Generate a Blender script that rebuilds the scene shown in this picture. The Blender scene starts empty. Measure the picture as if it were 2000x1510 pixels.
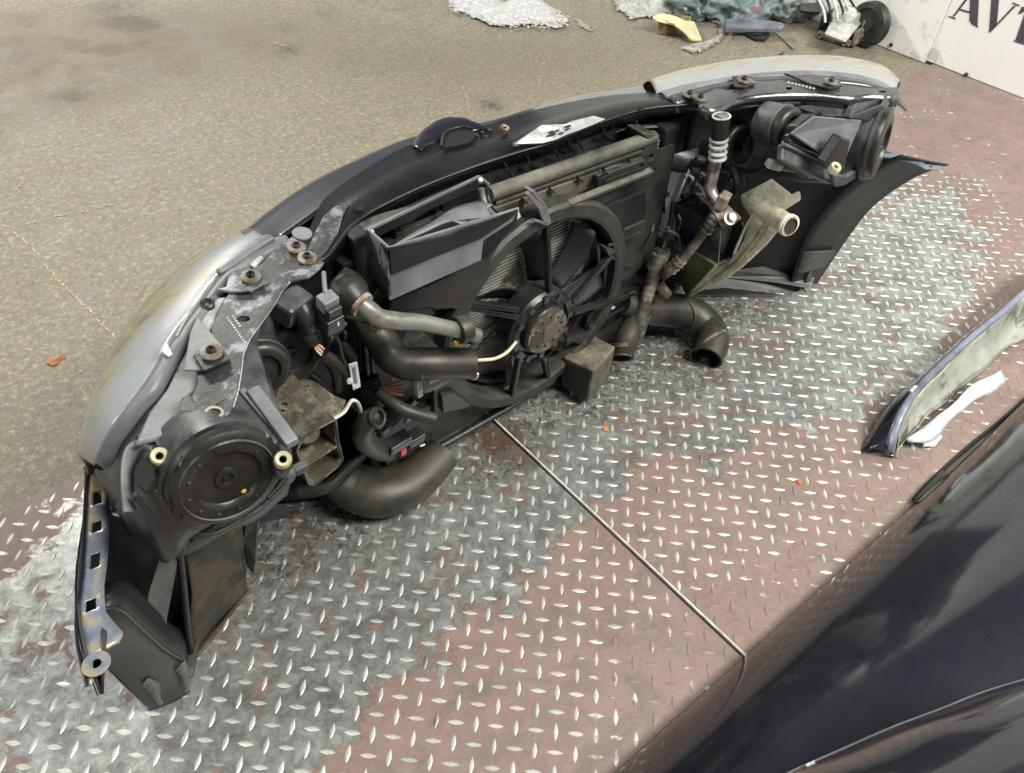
import bpy, bmesh, math, random
import numpy as np
from mathutils import Vector, Matrix, noise
from mathutils.geometry import tessellate_polygon
random.seed(7); np.random.seed(7)
scene = bpy.context.scene
COL = scene.collection

# ------------------------------------------------------------------ camera
# world axes: x runs along the width of the cut-off car front, y towards its nose, z up, metres
F = 1543.06 / 2000.0
CAM = Vector((-0.80038732, -0.48257858, 1.2455041))
def _cam_axes():
    pitch, roll, yaw = 0.795973704, 0.0580294605, -0.0374302965
    cp, sp, c, s = math.cos(pitch), math.sin(pitch), math.cos(yaw), math.sin(yaw)
    fw = Vector((cp*s, cp*c, -sp)); r = Vector((c, -s, 0)); u = r.cross(fw)
    cr, sr = math.cos(roll), math.sin(roll)
    R = [cr*r+sr*u, -sr*r+cr*u, fw]
    a = math.radians(44.323); M = Matrix.Rotation(-a, 3, 'Z')
    return [M @ v for v in R]
RX, RY, RZ = _cam_axes()
cam = bpy.data.cameras.new('camera'); camo = bpy.data.objects.new('camera', cam); COL.objects.link(camo)
camo.matrix_world = Matrix(((RX.x, RY.x, -RZ.x, CAM.x), (RX.y, RY.y, -RZ.y, CAM.y), (RX.z, RY.z, -RZ.z, CAM.z), (0, 0, 0, 1)))
cam.sensor_width = 36; cam.lens = F*36; cam.clip_start = 0.02; cam.clip_end = 100
scene.camera = camo
scene.render.resolution_x = 1024; scene.render.resolution_y = 773

# ------------------------------------------------------------------ light: workshop with ceiling tubes and added fill lamps
w = bpy.data.worlds.new('World'); scene.world = w; w.use_nodes = True
wn = w.node_tree; wt = wn.nodes.new('ShaderNodeTexCoord'); ws = wn.nodes.new('ShaderNodeSeparateXYZ'); wr_ = wn.nodes.new('ShaderNodeMapRange'); wm = wn.nodes.new('ShaderNodeMix'); wm.data_type = 'RGBA'
wn.links.new(wt.outputs['Generated'], ws.inputs[0]); wn.links.new(ws.outputs['Z'], wr_.inputs[0]); wr_.inputs[1].default_value = -.1; wr_.inputs[2].default_value = .7
wm.inputs['A'].default_value = (.50, .54, .58, 1); wm.inputs['B'].default_value = (.105, .115, .14, 1)      # pale walls below a dim roof
wn.links.new(wr_.outputs[0], wm.inputs['Factor']); wn.links.new(wm.outputs['Result'], wn.nodes['Background'].inputs[0])
wn.nodes['Background'].inputs[1].default_value = 0.42
def lamp(x, y, z, sx, sy, power, col=(1.0, 0.955, 0.86), rot=(0, 0, 0)):
    l = bpy.data.lights.new('ceiling_or_fill_lamp', 'AREA'); l.shape = 'RECTANGLE'; l.size = sx; l.size_y = sy
    l.energy = power; l.color = col
    o = bpy.data.objects.new('ceiling_or_fill_lamp', l); o.location = (x, y, z); o.rotation_euler = rot; COL.objects.link(o)
lamp(-4.4, 2.4, 3.4, 1.8, 0.9, 85)
lamp(0.0, 5.4, 3.6, 1.8, 0.8, 270)
lamp(-3.4, -0.2, 3.3, 1.6, 0.8, 35)
lamp(1.1, -2.2, 3.4, 1.8, 0.8, 185)  # added fill lamp, brightens the white board and right plate
lamp(0.6, -1.2, 3.7, 1.6, 0.5, 70)  # second added fill lamp for the same side
scene.view_settings.view_transform = 'Standard'; scene.view_settings.look = 'None'
scene.view_settings.exposure = 0.42; scene.view_settings.gamma = 1

# ------------------------------------------------------------------ helpers
def U(px, py, **k):
    """point of a 2000x1510 picture position on the plane x=, y= or z= const"""
    d = RX*((px-1000)/1543.06) + RY*(-(py-755)/1543.06) + RZ
    (a, v), = k.items(); i = 'xyz'.index(a)
    return CAM + d*((v-CAM[i])/d[i])
ZO = dict(Z1=(120, 420, 3.147), Z2=(120, 850, 2.745), Z3=(600, 320, 3.776), Z4=(600, 620, 3.776), Z5=(900, 380, 3.596),
          Z6=(1150, 180, 3.431), Z7=(1400, 100, 2.904), Z8=(780, 130, 3.226), B5=(380, 430, 6.567), B6=(150, 560, 4.44),
          B7=(280, 730, 4.195), B8=(540, 520, 5.39), F3=(1600, 550, 3.355), C1=(860, 0, 6.25), C2=(1180, 0, 7.69),
          C3=(1420, 0, 6.25), C4=(1700, 0, 6.667), PX=(0, 0, 1))
def q(zn, pts, **k):
    a, b, s = ZO[zn]; return [U(a+x/s, b+y/s, **k) for x, y in pts]
def qz(zn, pts, ax):
    """pts: (x, y, value) with the plane value per point"""
    a, b, s = ZO[zn]; return [U(a+x/s, b+y/s, **{ax: v}) for x, y, v in pts]

def sock(nt, kind, **k):
    n = nt.nodes.new(kind)
    for a, v in k.items(): setattr(n, a, v)
    return n
def mat(name, base, rough=0.5, metal=0.0, var=0.35, scale=14, dust=0.0, dcol=(0.22, 0.20, 0.16), coat=0.0, bump=0.15, bscale=160,
        trans=0.0, spec=0.5, stain=None, stain_amt=0.0, stain_scale=9, aniso=None):
    m = bpy.data.materials.new(name); m.use_nodes = True; nt = m.node_tree; N, L = nt.nodes, nt.links
    bs = N['Principled BSDF']; tc = N.new('ShaderNodeTexCoord')
    n1 = N.new('ShaderNodeTexNoise'); n1.inputs['Scale'].default_value = scale; n1.inputs['Detail'].default_value = 7; n1.inputs['Roughness'].default_value = 0.65
    L.new(tc.outputs['Object'], n1.inputs['Vector'])
    mx = N.new('ShaderNodeMix'); mx.data_type = 'RGBA'
    mx.inputs['A'].default_value = (*[c*(1-var) for c in base], 1); mx.inputs['B'].default_value = (*[min(1, c*(1+var)) for c in base], 1)
    r1 = N.new('ShaderNodeMapRange'); r1.inputs[1].default_value = 0.35; r1.inputs[2].default_value = 0.65
    L.new(n1.outputs['Fac'], r1.inputs[0]); L.new(r1.outputs[0], mx.inputs['Factor'])
    out = mx.outputs['Result']
    rr = rough
    if stain is not None:
        n3 = N.new('ShaderNodeTexNoise'); n3.inputs['Scale'].default_value = stain_scale; n3.inputs['Detail'].default_value = 9; n3.inputs['Roughness'].default_value = .7
        L.new(tc.outputs['Object'], n3.inputs['Vector'])
        r3 = N.new('ShaderNodeMapRange'); r3.inputs[1].default_value = .62-.3*stain_amt; r3.inputs[2].default_value = .675-.27*stain_amt
        L.new(n3.outputs['Fac'], r3.inputs[0])
        m3 = N.new('ShaderNodeMix'); m3.data_type = 'RGBA'; L.new(out, m3.inputs['A']); m3.inputs['B'].default_value = (*stain, 1)
        L.new(r3.outputs[0], m3.inputs['Factor']); out = m3.outputs['Result']
    if dust > 0:
        g = N.new('ShaderNodeNewGeometry'); sx = N.new('ShaderNodeSeparateXYZ'); L.new(g.outputs['Normal'], sx.inputs[0])
        r2 = N.new('ShaderNodeMapRange'); r2.inputs[1].default_value = -0.2; r2.inputs[2].default_value = 1.0; r2.inputs[3].default_value = 0.25
        L.new(sx.outputs['Z'], r2.inputs[0])
        n2 = N.new('ShaderNodeTexNoise'); n2.inputs['Scale'].default_value = scale*.8; n2.inputs['Detail'].default_value = 10; n2.inputs['Roughness'].default_value = .72
        mp = N.new('ShaderNodeMapping'); mp.inputs['Location'].default_value = (3.1, 1.7, .4); L.new(tc.outputs['Object'], mp.inputs[0]); L.new(mp.outputs[0], n2.inputs['Vector'])
        r4 = N.new('ShaderNodeMapRange'); r4.inputs[1].default_value = .38; r4.inputs[2].default_value = .66
        L.new(n2.outputs['Fac'], r4.inputs[0])
        a = N.new('ShaderNodeMath'); a.operation = 'MULTIPLY'; L.new(r2.outputs[0], a.inputs[0]); L.new(r4.outputs[0], a.inputs[1])
        b = N.new('ShaderNodeMath'); b.operation = 'MULTIPLY'; L.new(a.outputs[0], b.inputs[0]); b.inputs[1].default_value = dust
        m2 = N.new('ShaderNodeMix'); m2.data_type = 'RGBA'; L.new(out, m2.inputs['A']); m2.inputs['B'].default_value = (*dcol, 1); L.new(b.outputs[0], m2.inputs['Factor'])
        out = m2.outputs['Result']
        ra = N.new('ShaderNodeMapRange'); ra.inputs[3].default_value = rough; ra.inputs[4].default_value = min(1, rough+.4)
        L.new(b.outputs[0], ra.inputs[0]); L.new(ra.outputs[0], bs.inputs['Roughness'])
    else:
        ra = N.new('ShaderNodeMapRange'); ra.inputs[1].default_value = .3; ra.inputs[2].default_value = .7
        ra.inputs[3].default_value = max(.03, rough*.8); ra.inputs[4].default_value = min(1, rough*1.25)
        L.new(n1.outputs['Fac'], ra.inputs[0]); L.new(ra.outputs[0], bs.inputs['Roughness'])
    L.new(out, bs.inputs['Base Color'])
    bs.inputs['Metallic'].default_value = metal; bs.inputs['Coat Weight'].default_value = coat; bs.inputs['Coat Roughness'].default_value = .06
    bs.inputs['Transmission Weight'].default_value = trans; bs.inputs['Specular IOR Level'].default_value = spec
    if bump:
        nb = N.new('ShaderNodeTexNoise'); nb.inputs['Scale'].default_value = bscale; nb.inputs['Detail'].default_value = 5
        L.new(tc.outputs['Object'], nb.inputs['Vector'])
        bp = N.new('ShaderNodeBump'); bp.inputs['Strength'].default_value = bump; bp.inputs['Distance'].default_value = .002
        L.new(nb.outputs['Fac'], bp.inputs['Height']); L.new(bp.outputs[0], bs.inputs['Normal'])
    return m
def set_coat(m, ior, rough):
    b = m.node_tree.nodes['Principled BSDF']; b.inputs['Coat IOR'].default_value = ior; b.inputs['Coat Roughness'].default_value = rough; return m
GD = (0.20, 0.195, 0.17)
M = dict(
    black=mat('black_plastic', (.008, .009, .011), .34, dust=.15, dcol=GD, scale=11),
    blackc=mat('black_plastic_clean', (.012, .013, .016), .32, dust=.10, dcol=GD),
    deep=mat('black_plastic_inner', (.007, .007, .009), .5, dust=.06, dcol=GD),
    dusty=mat('dusty_plastic', (.013, .014, .015), .45, dust=.42, dcol=(.22, .215, .185), scale=16),
    housing=mat('headlight_housing_plastic', (.013, .014, .017), .34, dust=.62, dcol=(.24, .25, .26), scale=9),
    cap=mat('dust_cap_plastic', (.010, .010, .010), .36, dust=.16, dcol=(.19, .18, .15), scale=20),
    paint=mat('black_painted_metal', (.007, .008, .011), .2, dust=.34, dcol=(.20, .21, .23), scale=12, coat=.5),
    beam=mat('dusty_black_beam', (.007, .007, .009), .26, dust=.16, dcol=(.10, .10, .095), scale=6),
    bracket=mat('scuffed_steel_bracket', (.022, .023, .024), .35, metal=.2, stain=(.26, .285, .32), stain_amt=.38, stain_scale=12, dust=.22, dcol=(.30, .31, .33), scale=30),
    navy=mat('dark_blue_paint', (.009, .009, .019), .28, coat=1.0, var=.15, bump=0, dust=.03),
    rubber=mat('rubber', (.010, .010, .010), .42, dust=.35, dcol=(.16, .15, .12), scale=12),
    hose=mat('dusty_hose', (.011, .011, .010), .40, dust=.38, dcol=(.16, .145, .11), scale=9),
    alu=mat('dull_aluminium', (.40, .40, .385), .42, metal=.85, stain=(.16, .15, .12), stain_amt=.35, stain_scale=30),
    pipe=mat('dull_grey_pipe', (.20, .205, .19), .42, metal=.35, var=.2, stain=(.12, .11, .09), stain_amt=.25, stain_scale=9),
    alud=mat('grimy_aluminium', (.23, .225, .20), .5, metal=.6, stain=(.10, .09, .07), stain_amt=.6, stain_scale=30),
    tankm=mat('dusty_top_tank', (.05, .05, .042), .5, dust=.9, dcol=(.20, .20, .17), scale=20),
    edge=mat('pale_cut_edge', (.72, .74, .72), .4, metal=.15, var=.3, scale=40),
    steel=mat('bright_cut_steel', (.66, .67, .67), .38, metal=.35),
    zinc=mat('zinc_washer', (.33, .31, .27), .45, metal=.6, stain=(.22, .14, .08), stain_amt=.35, stain_scale=60),
    bolt=mat('dark_bolt', (.06, .06, .062), .35, metal=.8),
    rust=mat('rusty_metal', (.20, .13, .085), .6, stain=(.30, .29, .27), stain_amt=.5, stain_scale=50),
    fin=mat('radiator_fins', (.42, .42, .39), .5, metal=.4, stain=(.07, .065, .05), stain_amt=.4, stain_scale=6),
    core=mat('radiator_core', (.03, .03, .03), .7),
    rail=mat('olive_frame_rail', (.16, .155, .12), .6, stain=(.05, .045, .035), stain_amt=.55, stain_scale=35, dust=.4, dcol=(.2, .18, .12)),
    railin=mat('green_primer', (.14, .17, .10), .6, stain=(.06, .055, .03), stain_amt=.5, stain_scale=60),
    tank=mat('milky_green_plastic', (.78, .80, .64), .3, stain=(.52, .53, .38), stain_amt=.4, stain_scale=12, dust=.3, dcol=(.25, .24, .2)),
    neck=mat('yellowed_white_plastic', (.52, .50, .38), .45, stain=(.3, .26, .18), stain_amt=.4, stain_scale=40),
    adj=mat('yellowed_adjuster', (.50, .48, .32), .4),
    label=mat('dusty_label', (.50, .53, .53), .6, stain=(.33, .35, .35), stain_amt=.5, stain_scale=30),
    grey=mat('grey_trim', (.13, .14, .155), .36, dust=.4, dcol=(.35, .36, .36)),
    liner=mat('muddy_liner', (.022, .021, .018), .65, stain=(.065, .050, .032), stain_amt=.45, stain_scale=13, dust=.4, dcol=(.10, .085, .055)),
    block=mat('muddy_duct', (.06, .055, .045), .75, dust=1.0, dcol=(.26, .23, .16), scale=22),
    inner=mat('bumper_inside', (.022, .023, .024), .5, dust=.45, dcol=(.085, .085, .085), scale=4, bump=.05),
    innerg=mat('bumper_inside_grey', (.085, .088, .09), .5, dust=.2, bump=.05),
    foil=mat('bright_reflector', (.62, .66, .72), .12, metal=.85, var=.1, bump=0),
    red=mat('red_wire', (.42, .13, .12), .5), wire=mat('pale_wire', (.62, .58, .44), .5), orange=mat('orange_plastic', (.55, .20, .06), .5),
    yellow=mat('yellow_mark', (.55, .36, .06), .5), redclip=mat('red_clip', (.5, .02, .04), .4), white=mat('white_plastic', (.7, .7, .68), .5),
    print=mat('white_print', (.42, .43, .43), .6, bump=0), dark=mat('opening_shade', (.004, .004, .004), .9, bump=0),  # last entry: near-black painted as the shade inside holes and recesses
)

def finish(name, verts, faces, m, parent=None, smooth=True, solid=0.0, angle=38, bevel=0.0, offset=-1):
    me = bpy.data.meshes.new(name); me.from_pydata([tuple(v) for v in verts], [], faces); me.validate()
    bm = bmesh.new(); bm.from_mesh(me); bmesh.ops.remove_doubles(bm, verts=bm.verts, dist=1e-6)
    bmesh.ops.recalc_face_normals(bm, faces=bm.faces); bm.to_mesh(me); bm.free()
    me.materials.append(m)
    if smooth:
        me.shade_smooth(); me.set_sharp_from_angle(angle=math.radians(angle))
    o = bpy.data.objects.new(name, me); COL.objects.link(o)
    if parent:
        o.parent = parent
        if parent.type == 'EMPTY': o.matrix_parent_inverse = Matrix.Translation(-parent.location)
    if solid:
        s = o.modifiers.new('solidify', 'SOLIDIFY'); s.thickness = solid; s.offset = offset
    if bevel:
        b = o.modifiers.new('bevel', 'BEVEL'); b.width = bevel; b.segments = 2; b.limit_method = 'ANGLE'; b.angle_limit = math.radians(35)
    return o
def spline(pts, n, closed=False):
    P = [Vector(p) for p in pts]
    if len(P) < 3 and not closed:
        return [P[0].lerp(P[-1], i/(n-1)) for i in range(n)]
    ext = [P[-1]]+P+[P[0], P[1]] if closed else [P[0]*2-P[1]]+P+[P[-1]*2-P[-2]]
    dense = []
    for i in range(1, len(ext)-2):
        a, b, c, d = ext[i-1:i+3]
        for k in range(12):
            t = k/12; dense.append(.5*((2*b)+(c-a)*t+(2*a-5*b+4*c-d)*t*t+(3*b-a-3*c+d)*t**3))
    dense.append(P[0] if closed else P[-1])
    L = [0]
    for a, b in zip(dense, dense[1:]): L.append(L[-1]+(b-a).length)
    out = []; j = 0
    cnt = n if closed else n-1
    for i in range(n):
        s = L[-1]*i/cnt
        while j < len(L)-2 and L[j+1] < s: j += 1
        t = (s-L[j])/max(1e-9, L[j+1]-L[j]); out.append(dense[j].lerp(dense[j+1], min(1, t)))
    return out
def poly(pts, n):
    """even resample without smoothing"""
    P = [Vector(p) for p in pts]; L = [0]
    for a, b in zip(P, P[1:]): L.append(L[-1]+(b-a).length)
    out = []; j = 0
    for i in range(n):
        s = L[-1]*i/(n-1)
        while j < len(L)-2 and L[j+1] < s: j += 1
        out.append(P[j].lerp(P[j+1], (s-L[j])/max(1e-9, L[j+1]-L[j])))
    return out
def loft(name, rows, m, parent=None, n=40, across=None, solid=.0025, smooth=True, sharp=38, jitter=0, fn=spline, bevel=0):
    R = [fn(r, n) for r in rows]
    if across:
        cols = [spline([R[j][i] for j in range(len(R))], across) for i in range(n)]
        R = [[cols[i][j] for i in range(n)] for j in range(across)]
    V = [v+Vector((noise.noise(v*14), noise.noise(v*14+Vector((5, 5, 5))), noise.noise(v*14+Vector((9, 2, 5)))))*jitter for r in R for v in r]
    Fc = [(j*n+i, j*n+i+1, (j+1)*n+i+1, (j+1)*n+i) for j in range(len(R)-1) for i in range(n-1)]
    return finish(name, V, Fc, m, parent, smooth, solid, sharp, bevel, 0)
def slab(name, pts, m, parent=None, t=.003, holes=(), axis=None, bevel=.0006, lift=0.0):
    pts = [Vector(p) for p in pts]; loops = [pts]+[[Vector(p) for p in h] for h in holes]
    nrm = Vector((0, 0, 0))
    for a, b in zip(pts, pts[1:]+pts[:1]): nrm += a.cross(b)
    nrm.normalize()
    if nrm.dot(CAM-pts[0]) < 0: nrm = -nrm
    if axis: nrm = Vector(axis).normalized()
    tri = tessellate_polygon(loops); flat = [p for l in loops for p in l]; k = len(flat)
    V = [p+nrm*lift for p in flat]+[p+nrm*(lift-t) for p in flat]
    Fc = [tuple(f) for f in tri]+[tuple(i+k for i in reversed(f)) for f in tri]; s = 0
    for l in loops:
        c = len(l)
        for i in range(c): Fc.append((s+i, s+(i+1) % c, s+(i+1) % c+k, s+i+k))
        s += c
    return finish(name, V, Fc, m, parent, False, bevel=bevel)
def frame_of(ax):
    ax = Vector(ax).normalized(); t = Vector((0, 0, 1)) if abs(ax.z) < .9 else Vector((1, 0, 0))
    a = ax.cross(t).normalized(); return a, ax.cross(a), ax
def ring(c, ax, r, n=16, sy=1.0):
    a, b, _ = frame_of(ax); return [Vector(c)+a*r*math.cos(2*math.pi*i/n)+b*r*sy*math.sin(2*math.pi*i/n) for i in range(n)]
def lathe(name, c, ax, prof, m, parent=None, n=36, sharp=32, closed=False):
    a, b, ax = frame_of(ax); c = Vector(c); V = []; Fc = []
    for r, h in prof:
        for i in range(n):
            t = 2*math.pi*i/n; V.append(c+ax*h+(a*math.cos(t)+b*math.sin(t))*max(r, 1e-5))
    for j in range(len(prof)-1):
        for i in range(n): Fc.append((j*n+i, j*n+(i+1) % n, (j+1)*n+(i+1) % n, (j+1)*n+i))
    if closed:
        j = len(prof)-1
        for i in range(n): Fc.append((j*n+i, j*n+(i+1) % n, (i+1) % n, i))
    return finish(name, V, Fc, m, parent, True, angle=sharp)
def tube(name, pts, r, m, parent=None, n=16, steps=40, wall=0, flat=1.0, ribs=0, ribamp=0, closed_ends=True, smoothpath=True):
    P = (spline if smoothpath else poly)(pts, steps)
    rr = r if isinstance(r, (list, tuple)) else [r]
    def rad(i):
        t = i/(steps-1)*(len(rr)-1); k = min(int(t), len(rr)-2) if len(rr) > 1 else 0
        v = rr[0] if len(rr) == 1 else rr[k]*(1-(t-k))+rr[k+1]*(t-k)
        return v*(1+(ribamp*math.sin(2*math.pi*ribs*i/(steps-1)) if ribs else 0))
    V = []; Fc = []; T0 = (P[1]-P[0]).normalized(); a, b, _ = frame_of(T0); frames = []
    for i, p in enumerate(P):
        T = (P[min(i+1, steps-1)]-P[max(i-1, 0)]).normalized()
        a = (a-T*a.dot(T)).normalized(); b = T.cross(a); frames.append((p, a.copy(), b.copy()))
    def addring(p, a, b, rd):
        V.extend([p+(a*math.cos(2*math.pi*k/n)+b*math.sin(2*math.pi*k/n)*flat)*rd for k in range(n)])
    for i, (p, a, b) in enumerate(frames): addring(p, a, b, rad(i))
    cnt = steps
    if wall:
        addring(*frames[-1], rad(steps-1)-wall); dep = min(steps-1, max(3, int(steps*.25)))
        for k in range(1, dep): addring(*frames[-1-k], rad(steps-1-k)-wall)
        cnt = len(V)//n
    for j in range(cnt-1):
        for i in range(n): Fc.append((j*n+i, j*n+(i+1) % n, (j+1)*n+(i+1) % n, (j+1)*n+i))
    Fc.append(tuple(range(n))[::-1]); Fc.append(tuple((cnt-1)*n+i for i in range(n)))
    return finish(name, V, Fc, m, parent, True, angle=50)
def hexa(name, bot, top, m, parent=None, bevel=.002, open_top=False):
    V = [Vector(p) for p in bot]+[Vector(p) for p in top]; n = len(bot)
    Fc = [tuple(range(n))[::-1], tuple(range(n, 2*n))]+[(i, (i+1) % n, (i+1) % n+n, i+n) for i in range(n)]
    return finish(name, V, Fc, m, parent, False, bevel=bevel)
def box(name, c, size, m, parent=None, rot=(0, 0, 0), bevel=.002):
    from mathutils import Euler
    E = Euler(rot).to_matrix(); c = Vector(c); h = [s/2 for s in size]
    P = [c+E @ Vector((sx*h[0], sy*h[1], sz*h[2])) for sz in (-1, 1) for sx, sy in ((-1, -1), (1, -1), (1, 1), (-1, 1))]
    return hexa(name, P[:4], P[4:], m, parent, bevel)
def bar(name, p0, p1, wd, th, m, parent=None, up=(0, 0, 1), bevel=.001):
    p0, p1 = Vector(p0), Vector(p1); T = (p1-p0).normalized(); s = T.cross(Vector(up)).normalized(); u = s.cross(T)
    def sq(p): return [p-s*wd/2-u*th/2, p+s*wd/2-u*th/2, p+s*wd/2+u*th/2, p-s*wd/2+u*th/2]
    return hexa(name, sq(p0), sq(p1), m, parent, bevel)
def empty(name, label, cat, loc=(0, 0, 0), group=None):
    o = bpy.data.objects.new(name, None); COL.objects.link(o); o['label'] = label; o['category'] = cat
    o.location = loc; o.empty_display_size = .1
    if group: o['group'] = group
    return o
def tag(o, label=None, cat=None, kind=None, group=None):
    if label: o['label'] = label
    if cat: o['category'] = cat
    if kind: o['kind'] = kind
    if group: o['group'] = group
    return o
def part(o, label): o['label'] = label; return o
def bolt(p, ax, parent, r=.0085, washer=True, m='bolt', name='bolt'):
    p = Vector(p); ax = Vector(ax).normalized()
    b = lathe(name, p, ax, [(0, -.004), (r*.62, -.004), (r*.62, r*.9), (r*.5, r*1.05), (r*.22, r*1.05), (r*.2, r*.7), (0, r*.7)], M[m], parent, 14)
    if washer: lathe('washer', p, ax, [(r*.5, .001), (r*1.55, .0012), (r*1.5, .003), (r*1.0, .0035), (r*.5, .0035)], M['zinc'], b, 20)
    return b
# ------------------------------------------------------------------ floor, steel plates, wall
def world_noise_mat(name):
    m = bpy.data.materials.new(name); m.use_nodes = True; return m, m.node_tree, m.node_tree.nodes['Principled BSDF']
def nn(nt, scale, detail=8, rough=.65, vec=None, dist=0.0):
    t = nt.nodes.new('ShaderNodeTexNoise'); t.inputs['Scale'].default_value = scale; t.inputs['Detail'].default_value = detail
    t.inputs['Roughness'].default_value = rough; t.inputs['Distortion'].default_value = dist
    if vec: nt.links.new(vec, t.inputs['Vector'])
    return t.outputs['Fac']
def ramp(nt, f, a, b, lo=0.0, hi=1.0):
    r = nt.nodes.new('ShaderNodeMapRange'); r.inputs[1].default_value = a; r.inputs[2].default_value = b
    r.inputs[3].default_value = lo; r.inputs[4].default_value = hi; nt.links.new(f, r.inputs[0]); return r.outputs[0]
def mixc(nt, f, a, b):
    x = nt.nodes.new('ShaderNodeMix'); x.data_type = 'RGBA'
    for s, v in (('A', a), ('B', b)):
        if isinstance(v, tuple): x.inputs[s].default_value = (*v, 1)
        else: nt.links.new(v, x.inputs[s])
    if isinstance(f, float): x.inputs['Factor'].default_value = f
    else: nt.links.new(f, x.inputs['Factor'])
    return x.outputs['Result']
def mth(nt, op, a, b=None, clamp=False):
    x = nt.nodes.new('ShaderNodeMath'); x.operation = op; x.use_clamp = clamp
    for i, v in enumerate((a, b)):
        if v is None: continue
        if isinstance(v, (int, float)): x.inputs[i].default_value = v
        else: nt.links.new(v, x.inputs[i])
    return x.outputs[0]
def attr(nt, n):
    a = nt.nodes.new('ShaderNodeAttribute'); a.attribute_name = n; return a.outputs['Fac']
def setattr_pt(me, name, vals):
    a = me.attributes.new(name, 'FLOAT', 'POINT'); a.data.foreach_set('value', np.asarray(vals, dtype=np.float32))
def blobs(X, Y, bl):
    """soft sum of round spots given as picture x, y, radius(m), strength on the floor"""
    f = np.zeros_like(X)
    for px, py, r, s in bl:
        p = U(px, py, z=0); f += s*np.exp(-((X-p.x)**2+(Y-p.y)**2)/(r*r))
    return f
def grid(name, x0, x1, y0, y1, nx, ny, z=0.0):
    xs = np.linspace(x0, x1, nx); ys = np.linspace(y0, y1, ny); X, Y = np.meshgrid(xs, ys)
    V = np.stack([X.ravel(), Y.ravel(), np.full(X.size, z)], 1)
    i = np.arange(nx*ny).reshape(ny, nx); Fc = np.stack([i[:-1, :-1], i[:-1, 1:], i[1:, 1:], i[1:, :-1]], -1).reshape(-1, 4)
    me = bpy.data.meshes.new(name); me.from_pydata(V.tolist(), [], Fc.tolist()); return me, X.ravel(), Y.ravel()

# concrete floor: one sheet, finer attribute grid where it is seen
mc, nt, bs = world_noise_mat('worn_concrete')
tc = nt.nodes.new('ShaderNodeTexCoord').outputs['Object']
big = nn(nt, 1.1, 6, .6, tc); mid = nn(nt, 6, 9, .7, tc); fine = nn(nt, 62, 8, .8, tc); grit = nn(nt, 170, 3, .6, tc)
base = mixc(nt, ramp(nt, big, .35, .65), (.20, .18, .128), (.188, .178, .142))
base = mixc(nt, ramp(nt, mid, .40, .62, 0, .75), base, (.25, .228, .17))
base = mixc(nt, ramp(nt, fine, .52, .64, 0, .85), base, (.46, .42, .30))
base = mixc(nt, ramp(nt, fine, .47, .36, 0, .6), base, (.105, .10, .082))
mf = nn(nt, 24, 10, .8, tc, .6)
base = mixc(nt, ramp(nt, mf, .54, .68, 0, .6), base, (.35, .32, .235))
base = mixc(nt, ramp(nt, mf, .46, .32, 0, .55), base, (.12, .115, .10))
base = mixc(nt, ramp(nt, grit, .62, .70, 0, .8), base, (.62, .58, .44))
base = mixc(nt, ramp(nt, nn(nt, 11, 10, .78, tc, 1.2), .60, .70, 0, .45), base, (.42, .385, .26))
st = mth(nt, 'MULTIPLY', attr(nt, 'stain'), ramp(nt, nn(nt, 30, 8, .7, tc), .35, .6, .25, 1.3), True)
base = mixc(nt, st, base, (.035, .032, .03))
base = mixc(nt, mth(nt, 'MULTIPLY', attr(nt, 'brown_tone'), ramp(nt, mid, .3, .6, .3, .75), True), base, (.15, .128, .088))
nt.links.new(base, bs.inputs['Base Color']); nt.links.new(ramp(nt, mid, .35, .65, .5, .8), bs.inputs['Roughness'])
bp = nt.nodes.new('ShaderNodeBump'); bp.inputs['Strength'].default_value = .35; bp.inputs['Distance'].default_value = .004
nt.links.new(fine, bp.inputs['Height']); nt.links.new(bp.outputs[0], bs.inputs['Normal'])
me, X, Y = grid('concrete_floor', -2.4, 4.2, -2.0, 5.2, 260, 280)
st_b = [(255, 46, .06, 1.8), (232, 46, .05, 1.4), (285, 52, .05, 1.6), (215, 15, .09, .6), (140, 185, .06, .9), (45, 108, .08, .6), (270, 120, .09, .18),
        (20, 45, .08, .3), (265, 150, .1, .15), (555, 55, .05, .25), (640, 28, .06, .3), (680, 120, .08, .15), (355, 28, .06, .2), (960, 205, .04, .8), (560, 98, .05, .7)]
dm_b = [(60, 70, .35, .8), (200, 90, .4, .75), (40, 200, .25, .6), (350, 110, .3, .5), (480, 60, .3, .5), (650, 90, .3, .35), (880, 150, .3, .35),
        (1050, 120, .3, .45), (1200, 100, .3, .35), (800, 110, .25, .3), (1760, 130, .2, .4)]  # broad browner patches of the concrete
for n_, v in (('stain', blobs(X, Y, st_b)), ('brown_tone', blobs(X, Y, dm_b))): setattr_pt(me, n_, v)
# continue the sheet outwards to the hall's edges
bm = bmesh.new(); bm.from_mesh(me); R_ = 14
co = [(-2.4, -2), (4.2, -2), (4.2, 5.2), (-2.4, 5.2)]; ou = [(-R_, -R_), (R_, -R_), (R_, R_), (-R_, R_)]
lay = [bm.verts.new((*p, 0)) for p in co+ou]
for i in range(4): bm.faces.new((lay[i], lay[4+i], lay[4+(i+1) % 4], lay[(i+1) % 4]))
for f in bm.faces:
    if f.normal.z < 0: f.normal_flip()
bm.to_mesh(me); bm.free(); me.materials.append(mc)
floor = bpy.data.objects.new('floor', me); COL.objects.link(floor); floor['kind'] = 'structure'

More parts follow.
